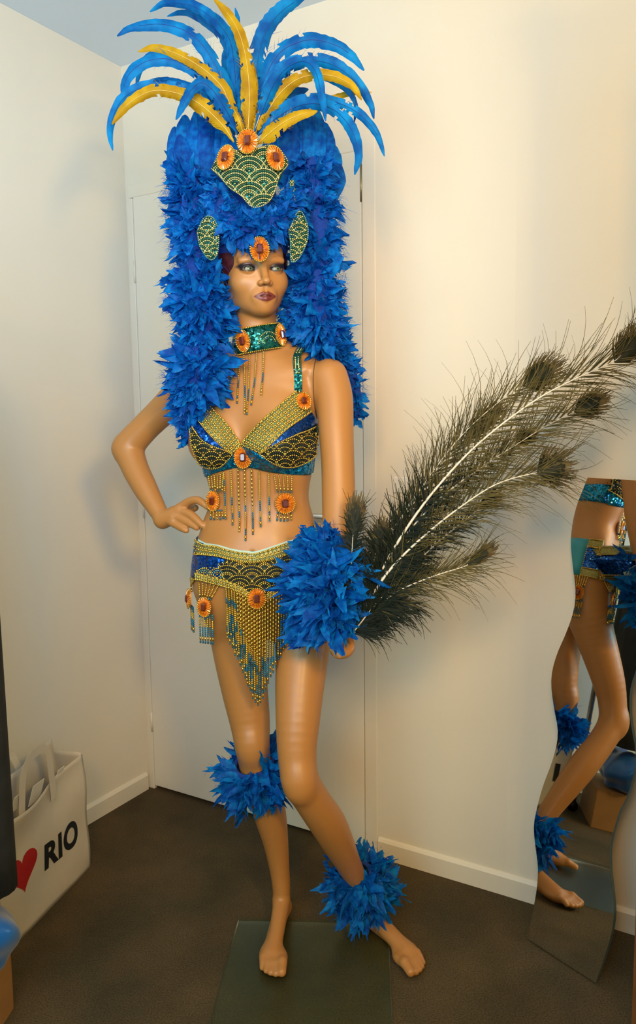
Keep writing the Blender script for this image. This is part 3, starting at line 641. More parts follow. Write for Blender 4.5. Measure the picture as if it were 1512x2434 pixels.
def lattice(mb, top, bot, place, off, s, mi_gold, mi_aqua, r=0.0021):
    T, Bt = resample(top, 60), resample(bot, 60); L = np.linalg.norm(np.diff(T, axis=0), axis=1).sum()*0.5+np.linalg.norm(np.diff(Bt, axis=0), axis=1).sum()*0.5
    Wd = np.linalg.norm(T-Bt, axis=1).mean(); nu, nv = max(2, round(L/s)), max(1, round(Wd/s))
    def uv(u, v):
        i = np.clip(u, 0, 1)*59; a = int(i); f = i-a; b = min(a+1, 59); t = T[a]*(1-f)+T[b]*f; q = Bt[a]*(1-f)+Bt[b]*f; return t+(q-t)*v
    for i in range(nu):
        for j in range(nv):
            x, y = uv((i+0.5)/nu, (j+0.5)/nv); p, n = place(x, y, off); mb.bead(p, r*1.05, mi_aqua, lo=False)
            for di, dj in ((0.0, 0.25), (0.25, 0.0)):
                for sg in (1, -1):
                    x1, y1 = uv((i+0.5+0.30)/nu, (j+0.5+sg*0.30)/nv) if di == 0 else uv((i+0.5-0.30)/nu, (j+0.5+sg*0.30)/nv)
                    p, n = place(x1, y1, off+0.0006); d = np.array([1, 0, -sg*1.0]) if di == 0 else np.array([1, 0, sg*1.0]); mb.bead(p, r*0.85, mi_gold, d, 2.1)
def cabochon(parent, pos, n, rx, ry, up=ZU, name='cabochon', seed=0):
    n = unit(n); s = unit(np.cross(up, n)); u = np.cross(n, s); s = s*1.0
    R_ = random.Random(seed+int(pos[0]*9000)); mb = MB(); K = 20
    for k in range(K):
        a0, a1, am = [2*math.pi*(k+q)/K for q in (0.02, 0.98, 0.5)]
        def P(a, f, h): return pos+s*(math.cos(a)*rx*f)+u*(math.sin(a)*ry*f)+n*h
        j = R_.uniform(-0.001, 0.001)
        V = [P(am, 0.22, 0.004), P(a0, 0.62, 0.0040+j), P(a1, 0.62, 0.0040-j), P(am, 0.64, 0.0068), P(a0, 0.98, 0.0022+j), P(a1, 0.98, 0.0022-j), P(am, 1.03, 0.0042)]
        mb.add(V, [(0, 1, 3), (0, 3, 2), (1, 4, 6, 3), (3, 6, 5, 2)])
    ring = [pos+s*(math.cos(2*math.pi*k/K)*rx*1.02)+u*(math.sin(2*math.pi*k/K)*ry*1.02)+n*h for h in (0.0030, -0.0015) for k in range(K)]
    mb.add(ring, [(k, k+K, (k+1) % K+K, (k+1) % K) for k in range(K)]+[tuple(range(K, 2*K))])
    o = mb.obj(name, 'orange', parent, smooth=False)
    m2 = MB(); w, h = rx*0.34, ry*0.42
    def oct_(w, h, z, c=0.35):
        return [pos+s*x+u*y+n*z for x, y in [(-w+c*w, -h), (w-c*w, -h), (w, -h+c*w), (w, h-c*w), (w-c*w, h), (-w+c*w, h), (-w, h-c*w), (-w, -h+c*w)]]
    V = oct_(w, h, 0.0045)+oct_(w, h, 0.0075)+oct_(w*0.62, h*0.70, 0.0105)
    m2.add(V, [(i+8*q, (i+1) % 8+8*q, (i+1) % 8+8*q+8, i+8*q+8) for q in (0, 1) for i in range(8)]+[tuple(range(16, 24))])
    m2.obj('stone', 'stone', o, smooth=False, label='dark amber faceted stone')
    m3 = MB(); C = 2*math.pi*math.sqrt((rx*rx+ry*ry)/2); nb = int(C/0.0042)
    for k in range(nb):
        a = 2*math.pi*k/nb; m3.bead(pos+s*(math.cos(a)*rx*1.06)+u*(math.sin(a)*ry*1.06)+n*0.0028, 0.0021)
    m3.obj('bead_rim', 'gold', o, kind='stuff')
    return o
STR_M = ['gold', 'bluebead', 'darkbead']
def strand(parent, P, style='long', name='bead_strand', r=0.0025, off=0.0038, seed=0):
    """one hanging string of beads along P (kept off the body)"""
    P = push(resample(P, 24), off); P = spline(P[::3], 40); L = np.linalg.norm(np.diff(P, axis=0), axis=1).sum(); D = np.r_[0, np.cumsum(np.linalg.norm(np.diff(P, axis=0), axis=1))]
    R_ = random.Random(seed); mb = MB(); s = 0.002; run = 0; rk_ = 'g'; ph = R_.uniform(-0.10, 0.10) if style == 'long' else R_.uniform(-0.05, 0.05)
    def at(q): return np.array([np.interp(q, D, P[:, i]) for i in range(3)])
    while s < L-0.001:
        t = s/L+ph; left = L-s
        if left < 0.006: kind, ln = 'b', 0.0046
        elif left < 0.016: kind, ln = 'B', 0.0095
        elif style == 'long': kind = 'B' if t < 0.48 else 'g' if t < 0.60 else 'r'
        elif style == 'beads': kind = 'g' if t < 0.50 else 'b' if t < 0.66 else 'g' if t < 0.78 else 'b'
        elif style == 'neck': kind = 'g' if t < 0.52 else 'b' if t < 0.72 else 'g' if t < 0.86 else 'b'
        elif style == 'mix': kind = 'g' if t < 0.20 else 'b' if t < 0.30 else 'g' if t < 0.45 else 'r'
        elif style == 'gold': kind = 'g'
        elif style == 'tail': kind = 'b' if t < 0.16 else 'g' if t < 0.45 else 'b'
        else: kind = 'b' if t < 0.7 else 'g'
        if kind == 'r':
            if run <= 0: run = R_.randint(3, 5); rk_ = 'b' if R_.random() < 0.62 else 'g'
            run -= 1; kind = rk_
        ln = {'B': 0.0092, 'g': 0.0044, 'b': 0.0046}[kind]
        a = at(s); b_ = at(min(s+ln, L)); d = b_-a; c = (a+b_)/2
        if kind == 'B': mb.tube([a+d*0.06, c, b_-d*0.06], [r*0.75, r*0.95, r*0.75], 6)
        else: mb.bead(c, r*(1.0 if kind == 'g' else 1.05), 0 if kind == 'g' else 1)
        s += ln
    mb.tube([at(q) for q in np.linspace(0, L-0.002, 6)], 0.0005, 4, 2)
    return mb.obj(name, STR_M, parent)

BP = body_place()
# ------------------------------------------------------------------ bra
bra = thing('beaded_bra', 'gold lattice and teal sequin bra with orange jewels and hanging bead fringe', 'bra', tuple(tpt(zb-0.03, 0, 0.1)))
An = [(702, 930), (662, 968), (622, 1008), (594, 1038), (578, 1057)]; Bn = [(736, 978), (708, 1000), (672, 1030), (642, 1058), (620, 1075)]
Cn = [(756, 1008), (728, 1022), (694, 1038), (658, 1054), (624, 1074)]; Dn = [(759, 1030), (755, 1062), (737, 1089), (710, 1104), (680, 1105), (650, 1096), (622, 1077)]
Am = [(488, 934), (503, 966), (530, 1000), (557, 1034), (575, 1057)]; Bm = [(464, 982), (476, 1006), (500, 1036), (524, 1059), (549, 1076)]
Cm = [(459, 1014), (480, 1044), (504, 1059), (530, 1068), (549, 1077)]; Dm = [(457, 1024), (461, 1060), (477, 1098), (500, 1107), (525, 1103), (549, 1079)]
O1 = 0.0052
for A_, B_, C_, D_, sd in ((An, Bn, Cn, Dn, 1), (Am, Bm, Cm, Dm, -1)):
    c1 = panel('cup_lattice_cloth', A_, B_, 22, 8, BP, O1, 'goldcloth', bra, th=0.004)
    c2 = panel('cup_sequin_band', B_, C_, 22, 6, BP, O1, 'royal', bra, th=0.004)
    c3 = panel('cup_scallop_cloth', C_, D_, 24, 8, BP, O1, 'darkcloth', bra, th=0.004)
    mb = MB(); lattice(mb, A_, B_, BP, O1+0.0012, 10.5, 0, 1); mb.obj('bead_lattice', ['gold', 'aqua'], c1, kind='stuff')
    mb = MB(); bead_row(mb, A_, BP, 0.0022, O1+0.002); bead_row(mb, B_, BP, 0.0019, O1+0.0015); mb.obj('edge_beads', 'gold', c1, kind='stuff')
    mb = MB(); bead_row(mb, C_, BP, 0.0022, O1+0.002); bead_row(mb, D_, BP, 0.0022, O1+0.002); mb.obj('edge_beads', 'gold', c3, kind='stuff')
    mb = MB(); poly = list(C_)+list(D_)[::-1]; scallops(mb, poly, 25, BP, O1+0.0013, 36, 17, [0, 1, 0, 1], phase=6 if sd > 0 else 18, step=4.6); mb.obj('scallop_beads', ['gold', 'darkbead'], c3, kind='stuff')
# underband: front piece, then round the back
Ub = [(484, 1103), (505, 1108), (530, 1103), (550, 1082), (577, 1056), (604, 1070), (640, 1094), (690, 1106), (735, 1093), (757, 1060)]
Lb = [(487, 1136), (512, 1122), (540, 1115), (562, 1111), (580, 1110), (605, 1112), (645, 1120), (692, 1127), (730, 1128), (752, 1126)]
panel('underband', Ub, Lb, 30, 7, BP, O1-0.001, 'teal', bra, th=0.0035)
def ring_shell(name, phis, ztop, zbot, nv, off, mkey, parent, **k):
    """shell round the torso for angles phi (0 = forward, positive towards her left), heights given per phi"""
    G = np.zeros((nv, len(phis), 3)); N = np.zeros_like(G)
    for i, ph in enumerate(phis):
        for j in range(nv):
            z = ztop[i]+(zbot[i]-ztop[i])*j/(nv-1); c, U, Vv, a, b = tframe(z); d = Vv*math.cos(ph)+U*math.sin(ph)
            h = BVH.ray_cast(Vector(c+d*0.26), Vector(-d)); 
            if h[0] is None: h = BVH.find_nearest(Vector(c+d*0.12))
            G[j, i], N[j, i] = h[0], h[1]
            if np.linalg.norm((G[j, i]-c)[:2]) > 0.19: G[j, i] = c+d*(a*b/math.hypot(b*math.sin(ph), a*math.cos(ph))); N[j, i] = d
    return grid_shell(name, G, N, off, 0.0035, mkey, parent, **k)
def phi_of(p):
    c, U, Vv, a, b = tframe(p[2]); q = p-c; return math.atan2(q@U, q@Vv)
pl, pr = surf(486, 1120), surf(755, 1095)
f0, f1 = phi_of(pr), phi_of(pl)+2*math.pi; n = 30; ph = np.linspace(f0-0.02, f1+0.02, n); t = np.linspace(0, 1, n)
zt = surf(757, 1062)[2]+(surf(484, 1103)[2]-surf(757, 1062)[2])*t; zl = surf(752, 1126)[2]+(surf(487, 1136)[2]-surf(752, 1126)[2])*t
ring_shell('back_band', ph, zt-0.004*np.sin(math.pi*t), zl, 6, O1-0.001, 'teal', bra)
# straps
def strap(pts, u0):
    P = [surf(x, y, 0.004) for x, y in pts]; c, U, Vv, a_, b_ = tframe(1.40); up = P[-1]
    for q in (0.02, 0.045, 0.075, 0.10, 0.12): P.append(np.array(BVH.ray_cast(Vector(up-Vv*q+ZU*0.15), Vector((0, 0, -1)))[0])+ZU*0.004 if q < 0.09 else tpt(1.36-(q-0.10)*3.5, u0, -b_-0.012))
    P = np.array(P); P = spline(P, 34); T = np.gradient(P, axis=0); n = len(P); V = []; Nn = []
    for p, t_ in zip(P, T):
        t_ = unit(t_); s_ = unit(U-t_*(U@t_)); nn = np.cross(s_, t_); nn = nn if nn@(p-tpt(1.36, u0*0.6, 0)) > 0 else -nn; Nn.append(nn)
        V += [p-s_*0.009, p+s_*0.009, p+s_*0.009+nn*0.002, p-s_*0.009+nn*0.002]
    Fs = [(4*i+j, 4*i+(j+1) % 4, 4*i+(j+1) % 4+4, 4*i+j+4) for i in range(n-1) for j in range(4)]
    o = mesh_obj('strap', V, Fs, 'greenseq', bra, smooth=False); mb = MB(); L = np.linalg.norm(np.diff(P, axis=0), axis=1).sum(); Q = resample(np.c_[P, np.array(Nn), T], int(L/0.0062))
    for q in Q:
        nn = unit(q[3:6]); t_ = unit(q[6:9]); s_ = unit(U-t_*(U@t_))
        for k in (-1, 1): mb.bead(q[:3]+nn*0.0034+s_*k*0.0036, 0.0021, 0, t_+s_*k*0.5, 1.35); mb.bead(q[:3]+nn*0.0026+s_*k*0.0078, 0.0018, 1)
    mb.obj('strap_beads', ['goldpale', 'greenbead'], o, kind='stuff')
strap([(708, 932), (708, 900), (707, 870), (706, 850)], 0.085)
strap([(488, 936), (491, 905), (494, 880), (497, 862)], -0.085)
# cabochons on the bra
def cab_at(parent, x, y, rx, ry, off=0.006, tiltn=None, seed=0):
    p, n = cast(x, y); n = unit(n) if tiltn is None else unit(tiltn); return cabochon(parent, p+n*off, n, PX(rx, 1.75), PX(ry, 1.75), seed=seed)
cab_at(bra, 580, 1088, 20, 24, 0.009, (-0.1, -1, 0.1)); cab_at(bra, 718, 958, 17, 20, 0.009, (0.35, -0.85, 0.35)); cab_at(bra, 475, 958, 19, 21, 0.010, (-0.88, -0.45, 0.2))
# bra fringe: left cluster, seven long strings, right cluster
def hang(x0, y0, x1, y1, off=0.006):
    a = surf(x0, y0, off); b = W(x1, y1, a[1]-0.004); return [a, a+(b-a)*0.5, b]
k = 0
for x0, y0, x1, y1, st in [(551, 1113, 554, 1263, 'beads'), (568, 1111, 571, 1281, 'long'), (583, 1111, 586, 1303, 'long'), (600, 1112, 602, 1286, 'long'), (618, 1115, 620, 1265, 'beads'), (640, 1119, 641, 1251, 'beads'), (534, 1117, 537, 1245, 'mix')]:
    strand(bra, hang(x0, y0, x1, y1), st, seed=k); k += 1
cl, cr = (513, 1190), (677, 1196)
for i in range(6):
    strand(bra, hang(500+i*6.6, 1127-i*1.6, 502+i*5.2, 1172), 'gold', seed=k); k += 1
    if i < 5: strand(bra, hang(505+i*6.0, 1210, 510+i*6.0, 1240-abs(i-1)*1.0), 'tail', seed=k); k += 1
for i in range(5):
    strand(bra, hang(651+i*10.2, 1123+i*0.9, 661+i*8.0, 1175), 'gold', seed=k); k += 1
    strand(bra, hang(660+i*7.6, 1214, 659+i*8.2, 1242-abs(i-2)*1.5), 'tail', seed=k); k += 1
cab_at(bra, *cl, 17, 23, 0.011, (-0.45, -0.9, 0.05)); cab_at(bra, *cr, 22, 23, 0.011, (0.12, -1, 0.05))

# ------------------------------------------------------------------ belt
belt = thing('beaded_belt', 'low slung gold and blue beaded belt with a pointed bead fringe', 'belt', tuple(tpt(0.95, 0, 0.1)))
Tp = [(466, 1283), (490, 1296), (520, 1300), (550, 1309), (580, 1314), (610, 1315), (645, 1304), (685, 1290), (722, 1282), (758, 1272), (775, 1262)]
Tl = [(468, 1318), (490, 1319), (520, 1322), (550, 1330), (580, 1336), (612, 1336), (645, 1330), (685, 1317), (722, 1307), (760, 1297), (778, 1288)]
Lo = [(470, 1376), (490, 1380), (520, 1387), (550, 1396), (578, 1407), (612, 1436), (640, 1420), (668, 1398), (700, 1390), (745, 1384), (780, 1374)]
BPb = body_place(1.80)
lin = panel('belt_lining', [(x, y-5) for x, y in Tp], Lo, 34, 8, BPb, 0.0035, 'lining', belt, th=0.003, label='pale aqua fabric edge showing above the beads')
trimc = panel('lattice_trim', Tp, Tl, 34, 4, BPb, 0.0062, 'goldcloth', belt, th=0.003)
mb = MB(); lattice(mb, Tp, Tl, BPb, 0.0070, 10, 0, 1); bead_row(mb, Tp, BPb, 0.0021, 0.0078); bead_row(mb, Tl, BPb, 0.0021, 0.0078); mb.obj('trim_beads', ['gold', 'aqua'], trimc, kind='stuff')
seqb = panel('sequin_panel', Tl, Lo, 34, 8, BPb, 0.0055, 'royal', belt, th=0.003)
scc = panel('scallop_cloth', [(536, 1330), (560, 1333), (580, 1337), (612, 1337), (645, 1331), (685, 1318), (722, 1309), (750, 1301)], [(526, 1388), (550, 1395), (578, 1406), (612, 1433), (640, 1418), (668, 1397), (700, 1390), (750, 1382)], 26, 8, BPb, 0.0060, 'darkcloth', belt, th=0.003)
mb = MB(); poly = [(520, 1340), (545, 1333), (580, 1337), (612, 1337), (650, 1330), (690, 1320), (725, 1330), (745, 1345), (745, 1383), (700, 1388), (668, 1396), (640, 1416), (612, 1430), (580, 1404), (550, 1393), (532, 1370)]
scallops(mb, poly, 34, BPb, 0.0070, 58, 22, [0, 1, 0, 1, 0], phase=27, step=4.6, sq=0.85); mb.obj('scallop_beads', ['gold', 'darkbead'], seqb, kind='stuff')
mb = MB(); poly = [(471, 1352), (500, 1346), (530, 1352), (545, 1394), (500, 1381), (470, 1375)]; scallops(mb, poly, 18, BPb, 0.0068, 30, 15, [0, 2, 0], phase=8); mb.obj('scallop_beads', ['gold', 'darkbead', 'aqua'], seqb, kind='stuff')
low = panel('lower_trim', [(x, y-14) for x, y in Lo], Lo, 34, 3, BPb, 0.0066, 'goldcloth', belt, th=0.003)
mb = MB(); lattice(mb, [(x, y-13) for x, y in Lo], Lo, BPb, 0.0074, 8.5, 0, 1); bead_row(mb, Lo, BPb, 0.0021, 0.0078); bead_row(mb, [(x, y-14) for x, y in Lo], BPb, 0.0018, 0.0075); mb.obj('trim_beads', ['gold', 'aqua'], low, kind='stuff')
# back of the belt (seen in the mirror): beaded side, then a plain turquoise stretch panel
pr, pl = surf(772, 1330), surf(470, 1340); f0, f1 = phi_of(pr), phi_of(pl)+2*math.pi
ztR, zbR, ztL, zbL = surf(770, 1268)[2], surf(772, 1376)[2], surf(468, 1286)[2], surf(470, 1376)[2]
def back(name, ta, tb, va, vb, off, mkey, n=14, **kw):
    t = np.linspace(ta, tb, n); zt = ztR+(ztL-ztR)*t; zb_ = zbR+(zbL-zbR)*t
    return ring_shell(name, f0+(f1-f0)*t, zt+(zb_-zt)*va, zt+(zb_-zt)*vb, 5, off, mkey, belt, **kw)
back('back_sequin_panel', -0.03, 0.06, 0.0, 1.0, 0.0050, 'royal'); back('back_gold_trim', -0.03, 0.06, -0.02, 0.22, 0.0065, 'goldcloth'); back('back_gold_trim', -0.03, 0.06, 0.80, 1.02, 0.0065, 'goldcloth')
back('back_stretch_panel', 0.055, 0.80, 0.0, 1.0, 0.0050, 'cloth', 20); back('back_sequin_panel', 0.795, 1.03, 0.0, 1.0, 0.0050, 'royal')
def back_pt(t, v, off):
    ph = f0+(f1-f0)*t; z = (ztR+(ztL-ztR)*t)*(1-v)+(zbR+(zbL-zbR)*t)*v; c, U, Vv, a, b = tframe(z); d = Vv*math.cos(ph)+U*math.sin(ph)
    h = BVH.ray_cast(Vector(c+d*0.26), Vector(-d)); p, n_ = np.array(h[0]), np.array(h[1]); return p+n_*off, n_
mb = MB()
for v in (0.0, 0.22, 0.80, 1.0):
    for t in np.linspace(-0.02, 0.055, 14): mb.bead(back_pt(t, v, 0.0085)[0], 0.0021)
for v in np.linspace(0.02, 0.98, 18): mb.bead(back_pt(0.055, v, 0.0085)[0], 0.0021)
mb.obj('back_edge_beads', 'gold', belt, kind='stuff')
# side tassels: jewel with strings above and below
def tassel(top_pts, cpos, cn, rx, ry, ln, parent, nbot=6):
    global k
    cpos = np.asarray(cpos); s_ = unit(np.cross(ZU, cn))
    for i, a in enumerate(top_pts):
        e = cpos+s_*(-(i-(len(top_pts)-1)/2)*-0.0055)+ZU*ry*0.7; strand(parent, [a, (np.asarray(a)+e)/2, e], 'gold', seed=k); k += 1
    for i in range(nbot):
        a = cpos+s_*((i-(nbot-1)/2)*0.0066)-ZU*ry*0.75; strand(parent, [a, a-ZU*ln*0.5, a-ZU*ln], 'tail', seed=k); k += 1
    cabochon(parent, cpos+cn*0.006, cn, rx, ry)
pc, nc = cast(493, 1440); cn = unit((-0.35, -0.95, 0.05))
tassel([surf(478+i*9, 1381+i*1.4, 0.006) for i in range(6)], pc+cn*0.008, cn, 0.0165, 0.0215, 0.078, belt)
pc = W(463, 1420, 1.84); cn = unit((-0.95, -0.35, 0.05)); pc = push([pc], 0.010)[0]
tassel([back_pt(1.0-0.012*i, 1.0, 0.006)[0] for i in range(5)], pc, cn, 0.0165, 0.0215, 0.07, belt, 5)
for t0 in (0.02, 0.16, 0.30, 0.44, 0.58):
    p, n_ = back_pt(t0+0.03, 1.0, 0.008); pc = push([p-ZU*0.055], 0.010)[0]; nn = unit(np.array([n_[0], n_[1], 0.0]))
    tassel([back_pt(t0+0.012*i, 1.0, 0.006)[0] for i in range(6)], pc, nn, 0.0165, 0.0215, 0.070, belt)
pc, nc = cast(748, 1440); cn = unit((0.15, -1, 0.05)); tassel([surf(732+i*8, 1386-i*1.2, 0.006) for i in range(6)], pc+cn*0.008, cn, 0.0165, 0.0215, 0.070, belt)
# pointed front fringe, two layers
xs0 = np.array([p[0] for p in Lo]); ys0 = np.array([p[1] for p in Lo])
Ex = np.array([530, 538, 560, 580, 600, 616, 630, 650, 670, 697, 706]); Ey = np.array([1500, 1528, 1576, 1626, 1678, 1708, 1668, 1622, 1576, 1526, 1500])
Ybase = surf(612, 1425, 0.008)[1]
for layer, (nn_, o_) in enumerate([(26, 0.006), (25, 0.012)]):
    for i in range(nn_):
        x = 539+(697-539)*(i+0.5*layer)/(nn_-0.5 if layer == 0 else nn_); y0 = np.interp(x, xs0, ys0); y1 = np.interp(x, Ex, Ey)-(random.uniform(4, 28) if layer else random.uniform(-3, 8))
        a = surf(x, y0-2, o_); b = W(x+(x-616)*-0.03, y1, min(a[1], Ybase)+0.000-0.004*layer); m_ = a+(b-a)*0.4; m_[1] = min(m_[1], a[1]); strand(belt, [a, m_, b], 'long' if 565 < x < 665 else 'mix', seed=k, r=0.0024, off=0.004+0.004*layer); k += 1
cab_at(belt, 612, 1420, 20, 23, 0.014, (0, -1, 0.05))

# ------------------------------------------------------------------ choker
chk = thing('beaded_choker', 'teal beaded choker with orange jewels and gold bead strings on the chest', 'choker', tuple(W(617, 808, 1.83)))
cc = W(615, 807, 1.824); w_ = math.radians(14); Fc = unit(np.array([-math.sin(w_), -math.cos(w_), -0.10])); Uc = unit(np.array([math.cos(w_), -math.sin(w_), 0.14])); Nc = unit(np.cross(Uc, Fc)); Nc = Nc if Nc[2] > 0 else -Nc
def chp(ph, h, off=0.0):
    rr = 0.0560+0.005*(0.03-h)/0.06; d = Fc*math.cos(ph)+Uc*math.sin(ph); return cc+d*(rr+off)+Nc*h, d
G = np.zeros((5, 61, 3)); N = np.zeros_like(G)
for j in range(5):
    for i in range(61): G[j, i], N[j, i] = chp(-math.pi+2*math.pi*i/60, 0.027-0.054*j/4)
grid_shell('band', G, N, 0.0, 0.003, 'greenseq', chk)
mb = MB()
for h in (0.027, -0.027):
    for i in range(86): mb.bead(chp(2*math.pi*i/86, h, 0.001)[0], 0.0021)
mb.obj('edge_beads', 'gold', chk, kind='stuff')
mb = MB()
for c0 in np.radians([-95, -48, 40, 90, 130, 180, 228]):
    for rad, mi in ((0.022, 1), (0.0175, 0), (0.013, 1), (0.0085, 0)):
        n = int(math.pi*rad/0.0036)
        for a in np.linspace(0, math.pi, n):
            dx, dh = rad*math.cos(a), rad*math.sin(a)-0.012
            if abs(dh) < 0.025: mb.bead(chp(c0+dx/0.056, dh, 0.002)[0], 0.0018, mi)
mb.obj('scallop_beads', ['greenbead', 'goldpale'], chk, kind='stuff')
for deg in (-16, 72): 
    p, d = chp(math.radians(deg), 0.0, 0.003); cabochon(chk, p, d, 0.0175, 0.0225, up=Nc)
for i, (x0, x1, y1) in enumerate([(563, 543, 946), (573, 564, 971), (584, 584, 999), (598, 588, 1001), (616, 597, 976), (631, 621, 951)]):
    ph_ = math.asin(np.clip((W(x0, 838, 1.78)-cc)@Uc/0.0565, -1, 1)); a = chp(ph_, -0.028, 0.001)[0]; b = surf(x1, y1, 0.004); m_ = surf((x0*0.5+x1*0.5), (842+y1)/2, 0.005)
    strand(chk, [a, m_, b], 'neck', seed=k, r=0.0023); k += 1
# ================================================================== feathers
def leaf(base, d, nrm, L, w, curl, rg, seg=6, fray=0.25, tipw=0.18):
    """one soft feather: curved vane with a raised shaft line and a ragged outline; returns verts, faces"""
    d = unit(d); s = unit(np.cross(d, nrm)); nn = np.cross(s, d); V = []; Fs = []
    tj = [rg.uniform(-0.30, 0.10)*0.7, rg.uniform(-0.16, 0.12), rg.uniform(-0.02, 0.14), rg.uniform(-0.16, 0.12), rg.uniform(-0.30, 0.10)*0.7]; side_curl = rg.uniform(-0.35, 0.35)
    for i in range(seg+1):
        t = i/seg; c = base+d*(L*t*(1-0.12*abs(curl)*t))+nn*(curl*L*0.55*t*t)
        ww = w*(math.sin(math.pi*(0.07+0.80*t**0.85))**0.7)*(1 if i < seg else 0.62)
        jl, jr = 1+rg.uniform(-fray, fray), 1+rg.uniform(-fray, fray)
        c = c+s*(side_curl*L*0.4*t*t); q = max(0.0, t-0.55)/0.45
        V += [c+s*ww*f*0.5*(jl if f < 0 else jr)+nn*ww*(0.20*f*f+rg.uniform(-.04, .04))-d*(ww*0.22*abs(f))+d*(L*tj[k]*q) for k, f in enumerate((-1, -0.5, 0, 0.5, 1))]
    for i in range(seg):
        for k in range(4):
            if k in (0, 3) and rg.random() < 0.14: continue
            if i == seg-1 and rg.random() < 0.22: continue
            a = 5*i+k; Fs.append((a, a+1, a+6, a+5))
    return np.array(V), Fs
def hair(base, d, g, L, w, n=3):
    d = unit(d); s = unit(np.cross(d, rng.normal(size=3))); V = []
    for i in range(n+1):
        t = i/n; c = base+d*L*t+g*(L*t*t); ww = w*(1-0.8*t); V += [c-s*ww, c+s*ww]
    return np.array(V), [(2*i, 2*i+1, 2*i+3, 2*i+2) for i in range(n)]
def boa(parent, spine, ntot, nind, Lf=1.0, droop=0.35, core=0.44, wid=(0.016, 0.034), down=1200, back_cut=None, squash=0.75, mkeys=('blue', 'bluedark'), seed=1, nm='boa_feather', bias=None):
    """spine: (photo x, y, forward distance, reach in photo px).  feathers leave the spine all round it"""
    rg = random.Random(seed); S = np.array([[*W(x, y, Y), PX(R, Y)] for x, y, Y, R in spine]); S = spline(S, 80); T = np.gradient(S[:, :3], axis=0)
    mb = MB(); mb.tube(S[:, :3], np.maximum(S[:, 3]*core, 0.004), 10); mb.obj('boa_cord', 'core', parent)
    items = []; wts = S[:, 3]/S[:, 3].sum(); cum = np.cumsum(wts)
    for q in range(ntot):
        i = min(79, int(np.searchsorted(cum, rg.random()))); p = S[i, :3]; R = S[i, 3]; t = unit(T[i])
        # frame across the spine: side and towards camera
        cdir = unit(CAMP-p); e1 = unit(np.cross(t, cdir)); e2 = np.cross(e1, t); e2 = e2 if e2@cdir > 0 else -e2
        a = rg.uniform(0, 2*math.pi); rad = e1*math.cos(a)+e2*math.sin(a)*squash
        if math.sin(a) < -0.3 and rg.random() < 0.6: a = -a; rad = e1*math.cos(a)+e2*math.sin(a)*squash
        if bias is not None: rad = unit(rad+np.asarray(bias)*rg.uniform(0, 1))
        L = R*rg.uniform(0.50, 0.85)*Lf*(1.35 if rg.random() < 0.12 else 1); base = p+rad*R*rg.uniform(0.12, 0.42)
        d = unit(rad*1.0+t*rg.uniform(-0.8, 0.8)-ZU*rg.uniform(0, 2*droop)); nrm = unit(rad*0.4+e2*0.9+np.array([rg.gauss(0, .6) for _ in range(3)]))
        L = min(max(L, 0.028), 0.085); w = min(rg.uniform(*wid), L*0.55)
        items.append((math.sin(a)*0.6+rg.random()*0.5+L*6, base, d, nrm, L, w, rg.uniform(-0.9, 0.35)))
    items.sort(key=lambda z: -z[0]); rest = MB(); mi = 0
    for j, (sc, base, d, nrm, L, w, cu) in enumerate(items):
        V, Fs = leaf(base, d, nrm, L, w, cu, rg)
        if j < nind: mesh_obj(nm, V, Fs, mkeys[0] if rg.random() < 0.65 else mkeys[1], parent)
        else: rest.add(V, Fs, 0 if rg.random() < 0.5 else 1)
    for q in range(down):
        i = min(79, int(np.searchsorted(cum, rg.random()))); p = S[i, :3]; R = S[i, 3]; t = unit(T[i]); cdir = unit(CAMP-p); e1 = unit(np.cross(t, cdir)); e2 = np.cross(e1, t)
        a = rg.uniform(0, 2*math.pi); rad = e1*math.cos(a)+e2*math.sin(a)*squash; b_ = p+rad*R*rg.uniform(0.55, 0.98)
        V, Fs = hair(b_, rad+np.array([rg.gauss(0, .6) for _ in range(3)]), np.array([rg.gauss(0, .3), rg.gauss(0, .3), -0.3]), rg.uniform(0.010, 0.022), 0.00045); rest.add(V, Fs, rg.randint(0, 1))
    rest.obj(nm.replace('feather', 'down'), [mkeys[0], mkeys[1]], parent, kind='stuff')

# ------------------------------------------------------------------ headdress
hd = thing('feather_headdress', 'tall blue feather headdress with gold plumes and orange jewels', 'headdress', tuple(hp(0, 0, 0.08)))
# cap that carries everything
FC = Field(HC-np.array([.13, .14, .06]), HC+np.array([.13, .13, .30]), 0.005)
FC.ell(hp(0, -0.018, 0.062), (0.084, 0.102, 0.075), HA, 0.02); FC.ell(hp(0.0, 0.0, 0.15), (0.065, 0.045, 0.10), HA, 0.05); FC.ell(hp(0, 0.06, -0.03), (0.09, 0.09, 0.075), HA, 0.01, True)
V, Fq = FC.mesh(); mesh_obj('cap', V, Fq, 'core', hd); del FC
